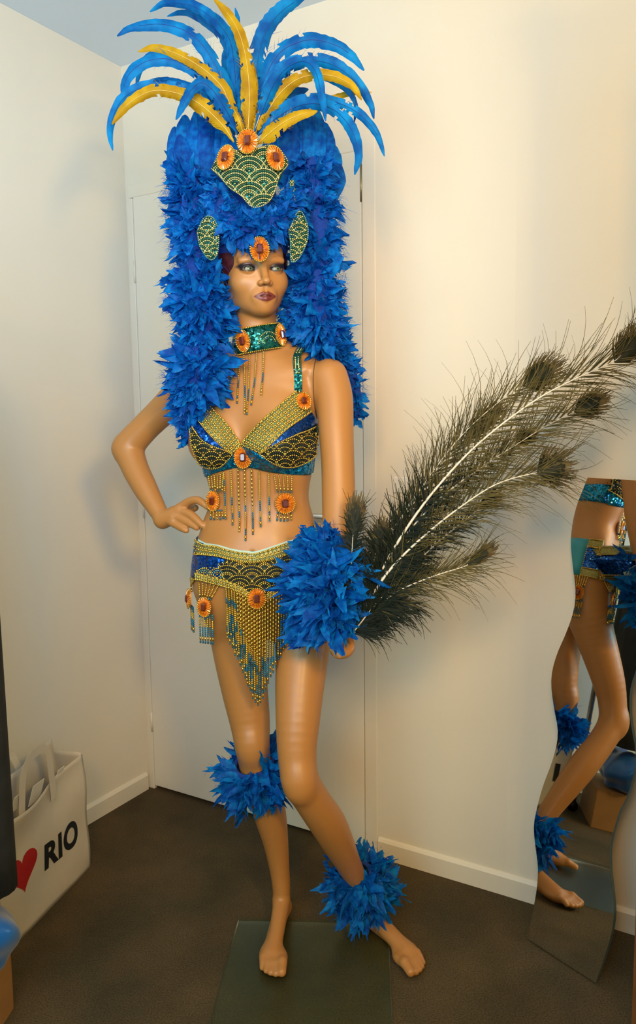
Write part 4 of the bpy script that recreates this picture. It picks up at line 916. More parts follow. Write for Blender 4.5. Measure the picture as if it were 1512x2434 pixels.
# coque plumes: photo centre line from base to tip, width in px, forward distance at base and tip
PL = [
 ('b', [(572, 315), (562, 230), (556, 150), (545, 93), (513, 51), (462, 16), (397, 7), (356, 28)], 24, 1.800, 1.86),
 ('b', [(574, 312), (556, 220), (545, 130), (518, 79), (471, 44), (434, 31), (397, 39)], 20, 1.815, 1.90),
 ('b', [(570, 316), (552, 250), (535, 205), (513, 157), (481, 106), (439, 72), (379, 57), (309, 66), (278, 86)], 27, 1.790, 1.76),
 ('g', [(562, 318), (556, 280), (540, 232), (522, 200), (481, 162), (425, 130), (370, 113), (328, 123)], 22, 1.765, 1.72),
 ('b', [(568, 316), (545, 262), (520, 215), (482, 175), (439, 150), (393, 139), (346, 146), (309, 173), (294, 210), (300, 266)], 26, 1.780, 1.70),
 ('b', [(566, 318), (540, 262), (500, 200), (450, 158), (400, 130), (356, 134), (333, 167), (323, 210)], 18, 1.800, 1.78),
 ('b', [(560, 320), (530, 270), (480, 222), (430, 198), (380, 191), (330, 202)], 16, 1.800, 1.82),
 ('b', [(556, 325), (520, 282), (470, 238), (420, 212), (370, 203), (325, 213), (292, 235), (270, 275), (262, 318), (268, 358)], 20, 1.775, 1.68),
 ('g', [(556, 338), (535, 305), (500, 268), (460, 238), (415, 220), (370, 215), (333, 228), (296, 256), (266, 296)], 23, 1.755, 1.69),
 ('b', [(566, 318), (545, 275), (522, 236), (500, 208), (478, 196), (455, 212), (435, 248), (418, 285)], 22, 1.760, 1.68),
 ('b', [(578, 312), (566, 240), (560, 162), (560, 93), (565, 46), (559, 18)], 20, 1.830, 1.84),
 ('b', [(575, 312), (556, 245), (545, 190), (540, 140), (548, 95), (556, 66)], 32, 1.840, 1.86),
 ('b', [(572, 314), (548, 255), (528, 205), (510, 165), (490, 128)], 34, 1.825, 1.84),
 ('g', [(589, 320), (593, 240), (590, 176), (580, 116), (564, 69), (538, 28), (506, -6)], 24, 1.755, 1.74),
 ('g', [(592, 318), (599, 255), (604, 200), (601, 148)], 20, 1.765, 1.77),
 ('b', [(580, 315), (574, 262), (570, 205), (576, 160)], 24, 1.785, 1.80),
 ('b', [(598, 312), (606, 231), (611, 165), (618, 116), (636, 68), (666, 30), (704, 2), (742, -22)], 36, 1.800, 1.80),
 ('b', [(604, 312), (620, 232), (636, 172), (660, 130), (696, 105), (742, 94), (796, 106), (837, 133), (866, 168)], 28, 1.795, 1.74),
 ('b', [(606, 314), (628, 255), (650, 200), (680, 164), (720, 146), (766, 146), (810, 164), (851, 201), (879, 245), (889, 283)], 25, 1.785, 1.72),
 ('g', [(606, 318), (618, 292), (645, 250), (672, 215), (708, 188), (749, 178), (796, 182), (837, 204), (860, 238)], 22, 1.765, 1.70),
 ('g', [(620, 315), (660, 280), (722, 252), (782, 236), (833, 222), (884, 219)], 13, 1.800, 1.78),
 ('b', [(604, 316), (628, 252), (656, 190), (690, 155), (725, 146), (748, 166), (760, 205), (768, 250), (774, 288)], 20, 1.755, 1.66),
 ('b', [(612, 318), (640, 286), (682, 258), (728, 240), (774, 238), (823, 252), (865, 280), (897, 322), (914, 372)], 19, 1.770, 1.70),
 ('b', [(614, 322), (655, 282), (702, 254), (748, 246), (792, 260), (824, 290), (843, 326), (852, 370), (843, 416)], 24, 1.755, 1.66),
 ('b', [(608, 316), (650, 240), (700, 190), (760, 180), (810, 200), (838, 228), (847, 256), (842, 294)], 15, 1.800, 1.76),
 ('g', [(612, 342), (638, 319), (671, 293), (712, 273), (755, 264)], 23, 1.735, 1.70),
 ('g', [(602, 318), (612, 292), (626, 248), (646, 206)], 15, 1.760, 1.77),
 ('b', [(606, 316), (624, 262), (646, 212), (676, 176)], 28, 1.800, 1.82),
 ('b', [(612, 320), (650, 262), (690, 226), (734, 212)], 30, 1.800, 1.81),
 ('b', [(558, 322), (528, 288), (498, 262), (470, 250)], 26, 1.785, 1.79),
 ('g', [(578, 318), (570, 290), (560, 268), (548, 250)], 14, 1.758, 1.765),
 ('b', [(584, 316), (580, 250), (574, 190), (566, 130), (560, 100)], 34, 1.835, 1.86),
 ('b', [(596, 316), (602, 255), (612, 200), (628, 150)], 36, 1.835, 1.86),
 ('b', [(572, 318), (540, 262), (505, 225), (470, 205)], 32, 1.820, 1.84),
 ('b', [(606, 318), (634, 270), (668, 236), (705, 214)], 32, 1.820, 1.84),
 ('b', [(566, 320), (530, 240), (495, 180), (452, 140)], 30, 1.830, 1.86),
]
def plume(kind, pts, w, Y0, Y1, rg):
    P2 = spline(pts, 46); n = len(P2); t = np.linspace(0, 1, n); Yv = Y0+(Y1-Y0)*t**1.4-0.02*np.sin(math.pi*t)
    C = np.array([W(x, y, Y) for (x, y), Y in zip(P2, Yv)]); T = np.gradient(C, axis=0); T /= np.linalg.norm(T, axis=1)[:, None]
    tilt = rg.uniform(-0.5, 0.5); mb = MB(); V = []; ww_ = PX(w, 1.75)
    fat = 1+0.42*np.exp(-((t-0.30)/0.17)**2)
    prof = fat*np.clip(np.minimum(1, t/0.22+0.12)*np.where(t > 0.62, np.clip(1-((t-0.62)/0.385)**2, 0, 1)**0.6, 1), 0.03, 1)
    for i in range(n):
        vd = unit(CAMP-C[i]); s = unit(np.cross(T[i], vd)); nn = np.cross(s, T[i]); nn = nn if nn@vd > 0 else -nn; s2 = unit(s*math.cos(tilt)+nn*math.sin(tilt)); n2 = np.cross(T[i], s2); n2 = n2 if n2@vd > 0 else -n2
        h = ww_*0.56*prof[i]; jl, jr = (1+rg.uniform(-.12, .06) for _ in (0, 1))
        for f, dp in ((-1*jl, -0.42), (-0.55, -0.12), (0, 0.0), (0.55, -0.12), (1*jr, -0.42)): V.append(C[i]+s2*h*f+n2*h*dp-T[i]*abs(f)*h*0.5)
    Fs = []; slit = set(rg.sample(range(4, 30), 6))
    for i in range(n-1):
        for j in range(4):
            if i in slit and j in (0, 3) and rg.random() < 0.7: continue
            a = i*5+j; Fs.append((a, a+1, a+6, a+5))
    o = mesh_obj('plume', V, Fs, 'plumeblue' if kind == 'b' else 'plumegold', hd)
    m2 = MB(); m2.tube(C[:40]+np.array([unit(CAMP-c) for c in C[:40]])*0.0006, np.linspace(0.0011, 0.0004, 40), 5); m2.obj('quill', 'bluequill' if kind == 'b' else 'goldquill', o)
    # loose barbs near the base and along the outer edge
    m3 = MB()
    for q in range(26):
        i = rg.randint(1, 28); sd = rg.choice((-1, 1)); vd = unit(CAMP-C[i]); s = unit(np.cross(T[i], vd))*sd
        Vh, Fh = hair(C[i]+s*ww_*0.35*prof[i], s*0.8+T[i]*1.0, -T[i]*0.1, ww_*rg.uniform(0.5, 0.9), 0.0005); m3.add(Vh, Fh)
    m3.obj('loose_barbs', 'plumeblue' if kind == 'b' else 'plumegold', o, kind='stuff')
rgp = random.Random(5)
for a in PL: plume(*a, rgp)
# broad flat feathers standing at both sides behind the crown
def broad(bx, by, tx, ty, w, Y0, Y1, bend, rg):
    mid = ((bx+tx)/2+bend, (by+ty)/2); P2 = spline([(bx, by), mid, (tx, ty)], 14); t = np.linspace(0, 1, 14); C = np.array([W(x, y, Y0+(Y1-Y0)*q) for (x, y), q in zip(P2, t)]); T = np.gradient(C, axis=0); T /= np.linalg.norm(T, axis=1)[:, None]
    tilt = rg.uniform(-0.4, 0.4); V = []; W_ = PX(w, 1.78); prof = np.where(t < 0.2, 0.55+2.2*t, 1)*np.where(t > 0.70, np.sqrt(np.clip(1-((t-0.70)/0.312)**2, 0, 1)), 1)
    for i in range(14):
        vd = unit(CAMP-C[i]); s = unit(np.cross(T[i], vd)); nn = np.cross(s, T[i]); nn = nn if nn@vd > 0 else -nn; s2 = s*math.cos(tilt)+nn*math.sin(tilt); n2 = np.cross(T[i], s2); n2 = n2 if n2@vd > 0 else -n2; h = W_*0.5*max(prof[i], 0.05)
        for f, dp in ((-1, -0.25), (-0.5, -0.05), (0, 0.0), (0.5, -0.05), (1, -0.25)): V.append(C[i]+s2*h*f*(1+rg.uniform(-.05, .05))+n2*h*dp-T[i]*abs(f)*h*0.45)
    Fs = [(i*5+j, i*5+j+1, i*5+j+6, i*5+j+5) for i in range(13) for j in range(4)]
    o = mesh_obj('broad_feather', V, Fs, 'blue' if rg.random() < 0.7 else 'bluedark', hd); m2 = MB(); m2.tube(C+np.array([unit(CAMP-c) for c in C])*0.0008, np.linspace(0.0012, 0.0004, 14), 5); m2.obj('quill', 'bluequill', o)
rgb_ = random.Random(11)
for bx, by, tx, ty, w, Y, bend in [(470, 470, 415, 300, 52, 1.84, -14), (480, 470, 440, 272, 56, 1.83, -10), (495, 470, 468, 262, 56, 1.82, -6), (510, 460, 498, 268, 54, 1.81, -3), (525, 450, 522, 285, 50, 1.815, 0), (465, 500, 408, 350, 50, 1.82, -12), (545, 440, 545, 310, 46, 1.80, 2), (475, 480, 425, 320, 46, 1.81, -8),
                                 (680, 440, 660, 290, 52, 1.815, 0), (695, 450, 690, 255, 56, 1.81, 3), (710, 460, 718, 238, 58, 1.82, 6), (725, 460, 748, 250, 56, 1.83, 9), (740, 470, 772, 290, 54, 1.84, 11), (745, 480, 796, 345, 52, 1.83, 12), (750, 500, 806, 385, 48, 1.82, 14), (660, 430, 640, 320, 44, 1.80, -2)]:
    broad(bx, by, tx, ty, w, Y, Y+0.03, bend, rgb_)
# feather boas: left fall, right fall, brow tuft
boa(hd, [(452, 405, 1.800, 62), (458, 470, 1.785, 70), (456, 540, 1.775, 66), (464, 600, 1.775, 62), (472, 655, 1.770, 70), (474, 705, 1.765, 84), (486, 760, 1.765, 74), (492, 805, 1.765, 66), (478, 860, 1.760, 86), (462, 920, 1.755, 78), (446, 975, 1.770, 50), (446, 1020, 1.775, 30), (445, 1056, 1.775, 12)], 900, 140, seed=3, down=6000)
boa(hd, [(735, 390, 1.815, 66), (750, 460, 1.800, 62), (760, 530, 1.795, 58), (762, 600, 1.795, 60), (755, 660, 1.790, 70), (752, 715, 1.790, 74), (758, 765, 1.800, 76), (770, 810, 1.820, 70), (806, 850, 1.860, 48), (836, 895, 1.870, 32), (848, 945, 1.870, 24), (846, 1000, 1.870, 10)], 800, 110, seed=4, down=5200)
boa(hd, [(515, 455, 1.745, 34), (528, 505, 1.725, 40), (560, 535, 1.712, 48), (605, 548, 1.705, 54), (652, 535, 1.712, 46), (684, 500, 1.730, 38), (694, 455, 1.755, 32)], 330, 50, seed=6, down=2200, bias=(0, -0.3, -0.1))
boa(hd, [(702, 570, 1.800, 26), (704, 640, 1.800, 34), (696, 700, 1.812, 36), (694, 760, 1.825, 34), (704, 815, 1.835, 28)], 170, 0, seed=9, down=600)
# beaded panels of the crown
fp = sheet_place(lambda x, y: 1.692+5.5e-6*(x-596)**2+(495-y)*0.00022)
poly = [(505, 402), (518, 376), (540, 352), (566, 360), (590, 352), (614, 354), (636, 347), (657, 352), (683, 387), (664, 417), (648, 465), (629, 487), (600, 493), (574, 466), (547, 447), (525, 421)]
fpn = panel('crown_panel', [(505, 400), (520, 374), (541, 350), (566, 360), (592, 356), (616, 355), (638, 346), (658, 352), (684, 387)], [(509, 407), (526, 422), (547, 447), (574, 467), (600, 494), (618, 492), (632, 486), (649, 464), (681, 392)], 24, 10, fp, 0.001, 'greenseq', hd, th=0.006)
mb = MB(); scallops(mb, poly, 40, fp, 0.0028, 66, 30, [0, 1, 0, 1, 0], phase=29, step=5.0, r=0.0021); mb.obj('scallop_beads', ['goldpale', 'greenbead'], fpn, kind='stuff')
mb = MB(); bead_row(mb, poly+[poly[0]], fp, 0.0022, 0.002); mb.obj('edge_beads', 'goldpale', fpn, kind='stuff')
for x, y, rx, ry in [(590, 344, 22, 28), (544, 381, 22, 27), (648, 382, 22, 27)]:
    p, n = fp(x, y, 0.010); cabochon(hd, p, n, PX(rx, 1.7), PX(ry, 1.7))
p = W(617, 593, 1.684); cabochon(hd, p, unit((0.16, -1, 0.05)), PX(20.5, 1.69), PX(26, 1.69))
sl = sheet_place(lambda x, y: 1.700+0.00035*max(0, 515-x)); sr = sheet_place(lambda x, y: 1.705+0.00040*max(0, x-690))
for pl_, top, bot, po in [(sl, [(470, 552), (478, 532), (490, 517), (503, 515), (512, 522)], [(474, 575), (482, 595), (492, 612), (502, 618), (518, 600)], [(470, 550), (488, 517), (510, 521), (520, 561), (516, 606), (499, 617), (477, 587)]),
                          (sr, [(688, 560), (697, 528), (708, 503), (720, 512), (730, 535)], [(690, 590), (692, 621), (702, 617), (716, 600), (730, 573)], [(686, 548), (710, 502), (729, 532), (729, 573), (710, 613), (692, 621), (690, 576)])]:
    o = panel('side_panel', top, bot, 12, 10, pl_, 0.001, 'greenseq', hd, th=0.005)
    mb = MB(); scallops(mb, po, 24, pl_, 0.0026, 36, 18, [0, 1, 0, 1], phase=12, step=4.6); mb.obj('scallop_beads', ['goldpale', 'greenbead'], o, kind='stuff')
    mb = MB(); bead_row(mb, po+[po[0]], pl_, 0.0020, 0.002); mb.obj('edge_beads', 'aqua', o, kind='stuff')
su = sheet_place(lambda x, y: 1.735); o = panel('side_panel', [(688, 428), (699, 428)], [(692, 498), (706, 500)], 5, 8, su, 0.001, 'greenseq', hd, th=0.005)
mb = MB(); scallops(mb, [(688, 428), (699, 428), (706, 500), (692, 498)], 14, su, 0.0026, 20, 12, [0, 1], step=4.5); mb.obj('scallop_beads', ['goldpale', 'greenbead'], o, kind='stuff')

# ------------------------------------------------------------------ feather cuffs
def cuff(name, label, axis_pts, ring_r, reach, ntot, nind, seed, droop, loc, yaw0=0.0, squash=1.0, down=1600, side=None):
    """rings of feathers round a limb; axis_pts: (world point, radius scale)"""
    t_ = thing(name, label, 'feather cuff', loc); rg = random.Random(seed); A_ = np.array([p for p, s in axis_pts]); Sc = [s for p, s in axis_pts]; ax = unit(A_[-1]-A_[0]); e1 = unit(np.cross(ax, [0, -1, 0.])); e1 = e1 if e1[0] > 0 else -e1; e2 = unit(np.cross(ax, e1)); e2 = e2 if e2[1] < 0 else -e2
    mb = MB()
    for p, s in axis_pts:
        ring = [p+(e1*math.cos(a)+e2*math.sin(a))*ring_r*min(1, s+0.1) for a in np.linspace(0, 2*math.pi, 25)]; mb.tube(ring, 0.006, 6, cap=False)
    mb.obj('cord', 'core', t_, kind='stuff'); items = []; rest = MB()
    for q in range(ntot):
        i = rg.randint(0, len(A_)-1); a = rg.uniform(0, 2*math.pi) if side is None else rg.gauss(side, 0.85); rad = e1*math.cos(a)+e2*math.sin(a); base = A_[i]+rad*ring_r*rg.uniform(0.95, 1.1 if side is None else 1.7)+ax*rg.uniform(-0.008, 0.008)
        L = reach*Sc[i]*rg.uniform(0.6, 1.05)*(1 if side is None else 1.0 if math.cos(a) < 0.2 else 0.6); d = unit(rad+np.array([rg.gauss(0, .50) for _ in range(3)])-ZU*droop*rg.uniform(-1.1, 2.3)); nrm = unit(rad*0.5+ZU*0.3+e2*0.6+np.array([rg.gauss(0, .7) for _ in range(3)]))
        items.append((math.sin(a)+rg.random()*0.7, base, d, nrm, L, min(rg.uniform(.020, .038), L*.55), rg.uniform(-0.9, 0.2)))
    items.sort(key=lambda z: -z[0])
    for j, (s, base, d, nrm, L, w, cu) in enumerate(items):
        V, Fs = leaf(base, d, nrm, L, w, cu, rg)
        if j < nind: mesh_obj('cuff_feather', V, Fs, 'blue' if rg.random() < 0.6 else 'bluedark', t_)
        else: rest.add(V, Fs, rg.randint(0, 1))
    for q in range(down):
        s, base, d, nrm, L, w, cu = rg.choice(items); Vh, Fh = hair(base+d*L*rg.uniform(0.2, 0.9), d+np.array([rg.gauss(0, .8) for _ in range(3)]), np.array([0, 0, -0.3]), rg.uniform(0.01, 0.022), 0.00045); rest.add(Vh, Fh, rg.randint(0, 1))
    rest.obj('cuff_down', ['blue', 'bluedark'], t_, kind='stuff'); return t_
k1, k2 = W(603, 1815, 1.826), W(612, 1850, 1.838)
cuff('knee_feather_cuff', 'blue feather cuff below the knee of the straight leg', [(k1, 1.0), ((k1+k2)/2, 1.0), (k2, 1.0)], 0.047, 0.082, 230, 80, 21, 0.70, tuple(k1))
k1, k2 = W(850, 2078, 1.836), W(866, 2122, 1.857)
cuff('ankle_feather_cuff', 'blue feather cuff round the ankle of the bent leg', [(k1, 1.0), ((k1+k2)/2, 1.0), (k2, 1.0)], 0.034, 0.082, 240, 80, 22, 0.50, tuple(k1))
wp = [(W(806, 1290, 1.672), 0.8), (W(806, 1330, 1.658), 1.1), (W(806, 1372, 1.645), 1.35), (W(807, 1412, 1.634), 1.4), (W(808, 1452, 1.622), 1.2), (W(808, 1495, 1.612), 0.9)]
cuff('wrist_feather_cuff', 'large blue feather cuff on the wrist of the hanging arm beside the belt', wp, 0.036, 0.078, 420, 130, 23, 0.45, tuple(wp[2][0]), down=3000, side=2.45)
# ================================================================== peacock feathers held in the hand
pk = thing('peacock_feather_bunch', 'bunch of long peacock tail feathers held in the hand', 'feathers', tuple(W(840, 1500, 1.66)))
rgk = random.Random(31)
def peacock(pts, Y0, Y1, blen, eye, nb, dark=0.35, qr=0.0022, start=0.0, quill_from=0.0, lab=None):
    """pts: photo centre line from hand to tip; blen: barb length px; eye: (rx, ry) px or None"""
    n = 40; P2 = spline(pts, n); t = np.linspace(0, 1, n); C = np.array([W(x, y, Y0+(Y1-Y0)*q) for (x, y), q in zip(P2, t)]); T = np.gradient(C, axis=0); T /= np.linalg.norm(T, axis=1)[:, None]
    mb = MB(); mb.tube(C, qr*(1-0.75*t), 6); q_ = mb.obj('peacock_feather', 'quill', pk)
    vd0 = unit(CAMP-C[n//2]); tilt = rgk.uniform(-0.3, 0.3); bl = PX(blen, (Y0+Y1)/2); md = MB(); ml = MB()
    for b in range(int(nb*1.25)):
        f = start+(1-start)*(b/(nb*1.25))**1.15; i = min(n-1, int(f*(n-1))); c = C[i]; s = unit(np.cross(T[i], vd0)); nn = np.cross(s, T[i])
        for sd in (-1, 1):
            low = f < dark
            L = bl*(0.85 if low else 1.25+0.35*math.sin(math.pi*(f-dark)/(1-dark)))*rgk.uniform(0.7, 1.3); ang = (rgk.uniform(0.35, 1.0) if low else rgk.uniform(0.40, 0.66)*(1.1-0.45*f))
            d = unit(T[i]*math.cos(ang)+s*sd*math.sin(ang)+nn*rgk.uniform(-0.35, 0.35)); g = T[i]*rgk.uniform(-0.15, 0.12)+s*sd*rgk.uniform(-0.10, 0.34)-ZU*rgk.uniform(-0.12, 0.32)+nn*rgk.gauss(0, 0.12); V = []; m = 7; w = 0.0015 if low else 0.00085; ss = unit(np.cross(d, vd0))
            cw = rgk.uniform(-0.5, 0.5) if rgk.random() < 0.45 else rgk.uniform(-0.12, 0.12)
            for k_ in range(m+1):
                u = k_/m; p = c+d*L*u+g*L*u*u+ss*cw*L*u**3; V += [p-ss*w*(1.15-0.8*u), p+ss*w*(1.15-0.8*u)]
            (md if f < dark+rgk.uniform(-0.1, 0.1) else ml).add(V, [(2*k_, 2*k_+1, 2*k_+3, 2*k_+2) for k_ in range(m)])
    if md.n: md.obj('dark_barbs', 'barbdark', q_, kind='stuff')
    if ml.n: ml.obj('barbs', 'barb', q_, kind='stuff')
    if eye:
        # dense leaf-shaped fan of short barbs round the end of the quill, with a darker woven centre
        rx, ry = PX(eye[0], Y1)*1.45, PX(eye[1], Y1)*1.0; c = C[-1]; u = T[-1]; s = unit(np.cross(u, unit(CAMP-c))); nn = np.cross(s, u); nn = nn if nn@(CAMP-c) > 0 else -nn; me_ = MB(); mc_ = MB(); K = 84
        for k_ in range(K):
            a = -1.9+3.8*k_/(K-1)+rgk.uniform(-.03, .03); R_ = 1+rgk.uniform(-0.32, 0.30); e = c+u*rx*(math.cos(a)*0.75+0.1)*R_+s*ry*math.sin(a)*R_+nn*(0.006*math.cos(a*2)); b0 = c-u*rx*(1.1-0.9*(0.5+0.5*math.cos(a))); mid = b0*0.5+e*0.5+s*ry*math.sin(a)*0.16+nn*0.004; dd = unit(np.cross(e-b0, nn)); w = 0.0012
            me_.add([b0-dd*w*0.6, b0+dd*w*0.6, mid-dd*w, mid+dd*w, e-dd*w*0.5, e+dd*w*0.5], [(0, 1, 3, 2), (2, 3, 5, 4)])
            if k_ % 3 == 0: e2_ = b0+(e-b0)*0.62; mc_.add([b0-dd*w+nn*.001, b0+dd*w+nn*.001, mid-dd*w*1.6+nn*.0012, mid+dd*w*1.6+nn*.0012, e2_-dd*w*0.9+nn*.001, e2_+dd*w*0.9+nn*.001], [(0, 1, 3, 2), (2, 3, 5, 4)])
        me_.obj('eye_fan', 'eyebarb', q_, kind='stuff'); mc_.obj('eye_spot', 'barbdark', q_, kind='stuff')
DYK = -0.075
for pts, Y0, Y1, bl_, eye, nb, dk, qr in [
 ([(838, 1500), (900, 1370), (966, 1257), (1041, 1156), (1138, 1054), (1264, 957), (1370, 899), (1458, 860), (1500, 820)], 1.655, 1.55, 92, (46, 34), 190, 0.42, 0.0036),
 ([(838, 1502), (918, 1366), (1022, 1262), (1138, 1175), (1206, 1141), (1283, 1122), (1318, 1112)], 1.645, 1.57, 88, (36, 44), 160, 0.38, 0.0034),
 ([(838, 1500), (930, 1320), (1036, 1194), (1158, 1102), (1240, 1049), (1312, 1005), (1404, 962)], 1.660, 1.59, 80, (36, 30), 150, 0.50, 0.0024),
 ([(840, 1505), (900, 1440), (952, 1402), (1032, 1369), (1109, 1344), (1145, 1320)], 1.640, 1.58, 66, (34, 14), 110, 0.30, 0.0026),
 ([(838, 1498), (900, 1320), (1060, 1080), (1180, 960), (1290, 890)], 1.675, 1.62, 74, (46, 36), 140, 0.40, 0.0022),
 ([(836, 1496), (880, 1380), (1000, 1170), (1080, 1070), (1148, 1005)], 1.680, 1.63, 68, (48, 20), 120, 0.40, 0.0020),
 ([(838, 1502), (930, 1400), (1040, 1290), (1165, 1190)], 1.650, 1.60, 52, (26, 14), 140, 0.85, 0.0022),
 ([(838, 1500), (950, 1290), (1080, 1160), (1190, 1080), (1250, 1040)], 1.655, 1.62, 46, (24, 16), 150, 0.85, 0.0020),
 ([(846, 1480), (836, 1380), (838, 1290), (845, 1225)], 1.640, 1.62, 44, (40, 22), 130, 0.95, 0.0018),
 ([(850, 1480), (872, 1400), (890, 1330), (903, 1270)], 1.645, 1.62, 48, (30, 18), 130, 0.95, 0.0018),
 ([(842, 1504), (885, 1470), (930, 1440), (965, 1425)], 1.635, 1.60, 70, None, 170, 1.0, 0.0018),
 ([(842, 1500), (880, 1420), (930, 1340), (985, 1270)], 1.640, 1.60, 60, None, 200, 1.0, 0.0018),
 ([(842, 1500), (890, 1440), (940, 1385), (1000, 1340)], 1.632, 1.60, 56, None, 180, 1.0, 0.0018),
]: peacock(pts, Y0+DYK, Y1-0.03, bl_, eye, nb, dk, qr)
# ================================================================== wavy mirror leaning against the wall
maz, mth = math.radians(36.14), math.radians(7.58)
mn = np.array([math.cos(maz)*math.cos(mth), math.sin(maz)*math.cos(mth), -math.sin(mth)])     # into the wall
mb2 = unit([mn[1], -mn[0], 0]); mup = np.cross(mb2, mn); mup = mup if mup[2] > 0 else -mup; MO = np.array([0.512, 1.8235, 0.0])
Ls = [(0.031, 1.167), (0.021, 1.136), (0.008, 1.094), (0.002, 1.047), (0.004, 1.0), (0.017, 0.945), (0.031, 0.89), (0.032, 0.844), (0.019, 0.789), (-0.002, 0.727), (-0.011, 0.677), (-0.007, 0.636), (0.008, 0.587), (0.022, 0.549), (0.025, 0.513), (0.017, 0.463), (-0.002, 0.392), (-0.013, 0.329), (-0.016, 0.285), (-0.006, 0.241), (0.008, 0.194), (0.012, 0.142), (0.008, 0.081), (0.0, 0.004)]
Rs = [(0.231, 1.167), (0.212, 1.094), (0.205, 1.02), (0.222, 0.93), (0.232, 0.86), (0.224, 0.79), (0.210, 0.740), (0.201, 0.692), (0.206, 0.640), (0.217, 0.600), (0.230, 0.560), (0.232, 0.510), (0.223, 0.458), (0.206, 0.407), (0.195, 0.334), (0.199, 0.281), (0.214, 0.221), (0.222, 0.176), (0.218, 0.115), (0.196, 0.004)]
mir = thing('wavy_mirror', 'frameless mirror with wavy sides leaning against the wall at the right', 'mirror', tuple(MO+mb2*0.1))
NL = 60; Lp = spline(Ls, NL); Rp = spline(Rs, NL)
def mp(s, h, dpt): return MO+mb2*s+mup*h+mn*dpt
mb = MB(); V = [mp(*p, 0.0) for p in Lp]+[mp(*p, 0.0) for p in Rp]; mb.add(V, [(i, i+NL, i+1+NL, i+1) for i in range(NL-1)]); mb.obj('mirror_glass', 'mirror', mir, smooth=False)
for nm, d0, d1, mk in (('glass_edge', 0.0002, 0.005, 'mirroredge'), ('backing_board', 0.0052, 0.010, 'mirroredge')):
    mb = MB(); V = [mp(*p, d) for d in (d0, d1) for q in (Lp, Rp) for p in q]; Fs = []
    for i in range(NL-1): Fs += [(i, i+1, i+1+2*NL, i+2*NL), (NL+i, NL+i+2*NL, NL+i+1+2*NL, NL+i+1), (2*NL+i, 2*NL+i+1, 3*NL+i+1, 3*NL+i), (i, i+NL, i+NL+1, i+1)]
    Fs += [(0, 2*NL, 3*NL, NL), (NL-1, 2*NL-1, 4*NL-1, 3*NL-1)]; mb.add(V, Fs); mb.obj(nm, mk, mir, smooth=False)

# ================================================================== tote bag
tO = np.array([-0.687, 2.1707, 0.0]); te = np.array([-0.25292, -0.96749, 0]); tn = np.array([0.96749, -0.25292, 0])
tote = thing('tote_bag', 'white tote bag printed with a red heart and RIO, standing by the left wall', 'bag', tuple(tO+te*0.2-tn*0.06))
TWd, TD = 0.46, 0.11
def tp(s, z, o=0.0): return tO+te*s+tn*o+ZU*z
rgt = random.Random(8)
def wr(s, z): return 0.006*math.sin(9*s+14*z)+0.004*math.sin(23*s-17*z+1.0)+0.0035*math.sin(31*z+11*s)
nu, nz = 40, 24; rows = []
for j in range(nz):
    v = j/(nz-1); row = []
    per = []
    for i in range(nu): s = TWd*i/(nu-1); h = 0.350-0.020*math.sin(math.pi*s/TWd)+0.006*math.sin(13*s); per.append((s, h*v, wr(s, h*v)*(0.35+v)-0.010*math.sin(math.pi*v)*0))
    for i in range(1, 7): o = -TD*i/7; per.append((TWd+0.004*math.sin(v*9), 0.365*v, o))
    for i in range(nu): s = TWd*(1-i/(nu-1)); h = 0.385-0.028*math.sin(math.pi*s/TWd); per.append((s, h*v, -TD-wr(s, h*v)*0.8*v))
    for i in range(1, 7): o = -TD*(1-i/7); per.append((0.003+0.012*math.sin(v*6+0.5)-0.012*(1 if False else math.sin(math.pi*i/7))*v*-0.6, 0.357*v, o))
    rows.append(per)
n = len(rows[0]); V = [tp(s, z+0.001, o) for r in rows for (s, z, o) in r]; Fs = [(j*n+i, j*n+(i+1) % n, (j+1)*n+(i+1) % n, (j+1)*n+i) for j in range(nz-1) for i in range(n)]; Fs.append(tuple(range(n))[::-1])
o = mesh_obj('bag_body', V, Fs, 'tote', tote); sm = o.modifiers.new('thickness', 'SOLIDIFY'); sm.thickness = 0.0012; sm.offset = -1
for off, s0, s1, hh, lean in ((0.002, 0.16, 0.30, 0.455, 0.0), (-TD-0.002, 0.14, 0.30, 0.43, -0.02)):
    P = spline([tp(s0, 0.29, off), tp(s0+0.005, 0.35, off), tp(s0+0.02, hh-0.02, off+lean), tp((s0+s1)/2, hh, off+lean*1.2), tp(s1-0.02, hh-0.03, off+lean), tp(s1-0.004, 0.35, off), tp(s1, 0.29, off)], 30)
    mb = MB(); T = np.gradient(P, axis=0)
    V = []
    for p, t_ in zip(P, T):
        sd = unit(np.cross(unit(t_), tn)); V += [p-sd*0.012, p+sd*0.012, p+sd*0.012+tn*0.0015, p-sd*0.012+tn*0.0015]
    mesh_obj('handle', V, [(4*i+j, 4*i+(j+1) % 4, 4*i+(j+1) % 4+4, 4*i+j+4) for i in range(29) for j in range(4)], 'tote', tote, smooth=False)
for s, z, w, h in ((0.105, 0.338, 0.030, 0.016), (0.215, 0.335, 0.05, 0.030), (0.30, 0.348, 0.028, 0.022)):
    mb = MB(); mb.box(tp(s, z, -0.012), (w/2, 0.001, h), np.array([te, tn, unit(ZU+tn*0.3)])); mb.obj('paper_insert', 'plate', tote, smooth=False)
def wall_on(s, z): return wr(s, z)*(0.35+z/0.35)+0.0022
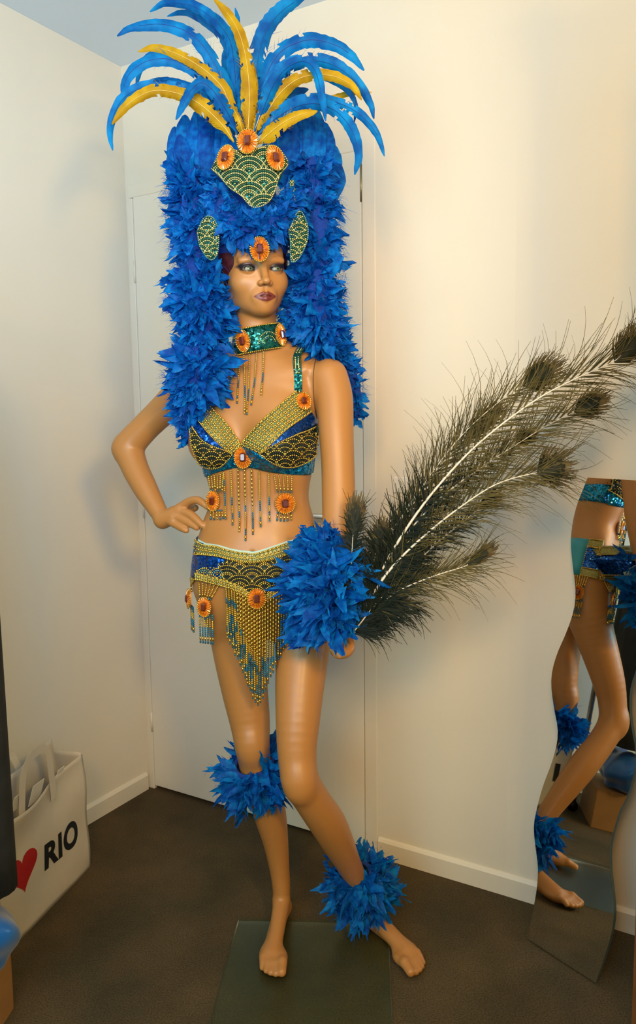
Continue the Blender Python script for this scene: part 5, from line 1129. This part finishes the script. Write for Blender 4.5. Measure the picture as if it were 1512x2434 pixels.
# lettering
cu = bpy.data.curves.new('lettering', 'FONT'); cu.body = 'RIO'; cu.offset = 0.042; cu.size = 1.0; cu.resolution_u = 6; cu.space_character = 1.08
fo = bpy.data.objects.new('lettering_tmp', cu); COL.objects.link(fo); dg = bpy.context.evaluated_depsgraph_get(); me = bpy.data.meshes.new_from_object(fo.evaluated_get(dg)); bpy.data.objects.remove(fo)
tv = np.array([v.co[:] for v in me.vertices]); tf = [tuple(p.vertices) for p in me.polygons]; bpy.data.meshes.remove(me)
x0, x1, y0, y1 = tv[:, 0].min(), tv[:, 0].max(), tv[:, 1].min(), tv[:, 1].max(); V = []
for x, y, z in tv:
    s = 0.212-(x-x0)/(x1-x0)*0.158; zz = 0.112+(y-y0)/(y1-y0)*0.076; V.append(tp(s, zz, wall_on(s, zz)))
mesh_obj('lettering', V, tf, 'ink', tote, smooth=False, label='bold black letters RIO')
hv = []
for a in np.linspace(0, 2*math.pi, 40, endpoint=False):
    x = 16*math.sin(a)**3; y = 13*math.cos(a)-5*math.cos(2*a)-2*math.cos(3*a)-math.cos(4*a); hv.append((0.300-x/16*0.060, 0.166+y/16*0.056))
V = [tp(s, z, wall_on(s, z)) for s, z in hv]+[tp(0.300, 0.166, wall_on(0.300, 0.166))]; mesh_obj('heart_print', V, [(i, 40, (i+1) % 40) for i in range(40)], 'red', tote, smooth=False, label='red heart')
mb = MB(); mb.box(tp(0.415, 0.152, wall_on(0.415, 0.152)+0.001), (0.010, 0.0008, 0.036), np.array([te, tn, ZU])); mb.obj('lettering', 'ink', tote, smooth=False, label='black letter I')

# ================================================================== costume rack, cardboard box and blue satin bundle at the left edge
rk = thing('garment_rack', 'chrome garment rack at the left edge holding black costumes', 'rack', (-0.95, 1.53, 0))
mb = MB(); mb.tube([(-0.62, 1.53, 1.66), (-1.20, 1.53, 1.66)], 0.012, 12); mb.obj('rail', 'chrome', rk)
for x in (-1.20, -0.86):
    mb = MB(); mb.tube([(x, 1.68 if x > -1 else 1.53, 0.04), (x, 1.68 if x > -1 else 1.53, 1.62), (x, 1.53, 1.66)], 0.011, 12); mb.obj('post', 'chrome', rk)
mb = MB(); mb.tube([(-0.86, 1.68, 0.05), (-1.20, 1.68, 0.05)], 0.010, 10); mb.tube([(-1.20, 1.40, 0.05), (-1.20, 1.68, 0.05)], 0.010, 10); mb.obj('foot_bar', 'chrome', rk)
for x, y in ((-0.86, 1.68), (-1.20, 1.68), (-1.20, 1.40)):
    mb = MB(); mb.tube([(x-0.01, y, 0.0225), (x+0.01, y, 0.0225)], 0.0220, 16); mb.obj('caster', 'blackmetal', rk)
def garment(x, wdt, zt, zbm, mkey, label, seed):
    g = thing('hanging_costume', label, 'costume', (x, 1.53, zt), 'costumes on the rack'); rg = random.Random(seed); n, m = 36, 16; V = []
    for j in range(m):
        v = j/(m-1); z = zt+(zbm-zt)*v
        for i in range(n):
            a = 2*math.pi*i/n; ex = wdt*(0.45+0.55*min(1, v*4)); ey = (0.05+0.05*min(1, v*3))*(1+0.22*math.sin(a*7+seed)*v); V.append((x+math.cos(a)*ex*0.5*(1+0.06*math.sin(a*5+seed)*v), 1.53+math.sin(a)*ey, z))
    Fs = [(j*n+i, (j+1)*n+i, (j+1)*n+(i+1) % n, j*n+(i+1) % n) for j in range(m-1) for i in range(n)]+[tuple(range(n)), tuple((m-1)*n+i for i in range(n))[::-1]]
    mesh_obj('dress', V, Fs, mkey, g); mb = MB(); mb.tube(spline([(x-wdt*0.3, 1.53, zt-0.02), (x, 1.53, zt+0.05), (x+wdt*0.3, 1.53, zt-0.02)], 9), 0.004, 6); mb.tube(spline([(x, 1.53, zt+0.04), (x, 1.53, 1.650), (x+0.0, 1.547, 1.668), (x, 1.535, 1.6775), (x, 1.517, 1.668)], 14), 0.0022, 6); mb.obj('hanger', 'chrome', g)
garment(-0.748, 0.20, 1.56, 0.335, 'black', 'long black costume hanging nearest the photo edge', 1)
garment(-0.96, 0.20, 1.56, 0.50, 'black', 'black costume hanging behind the first on the rack', 2)
bx = thing('cardboard_box', 'brown cardboard box on the carpet at the lower left corner', 'box', (-0.80, 1.53, 0)); c0 = np.array([-0.850, 1.525, 0.0765]); bax = np.array([[0.995, -0.1, 0], [0.1, 0.995, 0], [0, 0, 1.]])
hb = np.array([0.145, 0.105, 0.075])
for k_, (ax_i, sg) in enumerate([(0, 1), (0, -1), (1, 1), (1, -1)]):
    h = hb.copy(); h[ax_i] = 0.002; c_ = c0+bax[ax_i]*sg*(hb[ax_i]-0.002); mb = MB(); mb.box(c_, h, bax); mb.obj('side_panel', 'card', bx, smooth=False)
mb = MB(); mb.box(c0-ZU*0.073, (0.141, 0.101, 0.002), bax); mb.obj('bottom_panel', 'card', bx, smooth=False)
for sg in (-1, 1):
    mb = MB(); mb.box(c0+ZU*0.0765+bax[1]*sg*0.053, (0.144, 0.051, 0.0015), bax); mb.obj('top_flap', 'card', bx, smooth=False)
FS = Field((-1.05, 1.36, 0.10), (-0.58, 1.70, 0.37), 0.005)
FS.ell((-0.795, 1.525, 0.225), (0.150, 0.085, 0.070), None, 0.02); FS.ell((-0.72, 1.50, 0.250), (0.075, 0.060, 0.060), None, 0.03); FS.ell((-0.86, 1.55, 0.255), (0.07, 0.05, 0.05), None, 0.03)
V, Fq = FS.mesh(); cS = np.array([-0.79, 1.525, 0.22]); dS = V-cS; dS /= np.linalg.norm(dS, axis=1)[:, None]
V = V+dS*(0.008*np.sin(34*V[:, 0]+52*V[:, 2]+3*np.sin(20*V[:, 1]))+0.006*np.sin(60*V[:, 1]-38*V[:, 0]+25*V[:, 2]))[:, None]
V[:, 2] = np.maximum(V[:, 2], 0.1560); tag(mesh_obj('satin_bundle', V, Fq, 'satin'), 'shiny blue satin bundle lying on the cardboard box', 'fabric')

# ================================================================== tall wooden wardrobe at the right edge
wc = thing('wooden_wardrobe', 'orange brown wooden wardrobe at the lower right edge', 'wardrobe', (0.74, 1.03, 0)); cx0 = 0.522; WH = 2.05
def wb(name, c, h, k_='wood', **kw): return rounded_box(name, c, h, np.eye(3), k_, wc, 0.003, **kw)
wb('side_panel', (cx0+0.010, 1.02, WH/2), (0.010, 0.20, WH/2)); wb('side_panel', (cx0+0.36, 1.02, WH/2), (0.010, 0.20, WH/2)); wb('top', (cx0+0.185, 1.02, WH+0.010), (0.195, 0.205, 0.010)); wb('back_panel', (cx0+0.185, 1.215, WH/2), (0.164, 0.004, WH/2-0.01)); wb('plinth', (cx0+0.185, 0.86, 0.035), (0.164, 0.008, 0.035))
for i in range(2):
    d_ = wb('door', (cx0+0.102+i*0.166, 0.812, 1.06), (0.0805, 0.008, 0.97)); mb = MB(); mb.tube([(cx0+0.160+i*0.05, 0.803, 1.05), (cx0+0.160+i*0.05, 0.782, 1.05)], [0.008, 0.012], 12); mb.obj('knob', 'brass', d_)
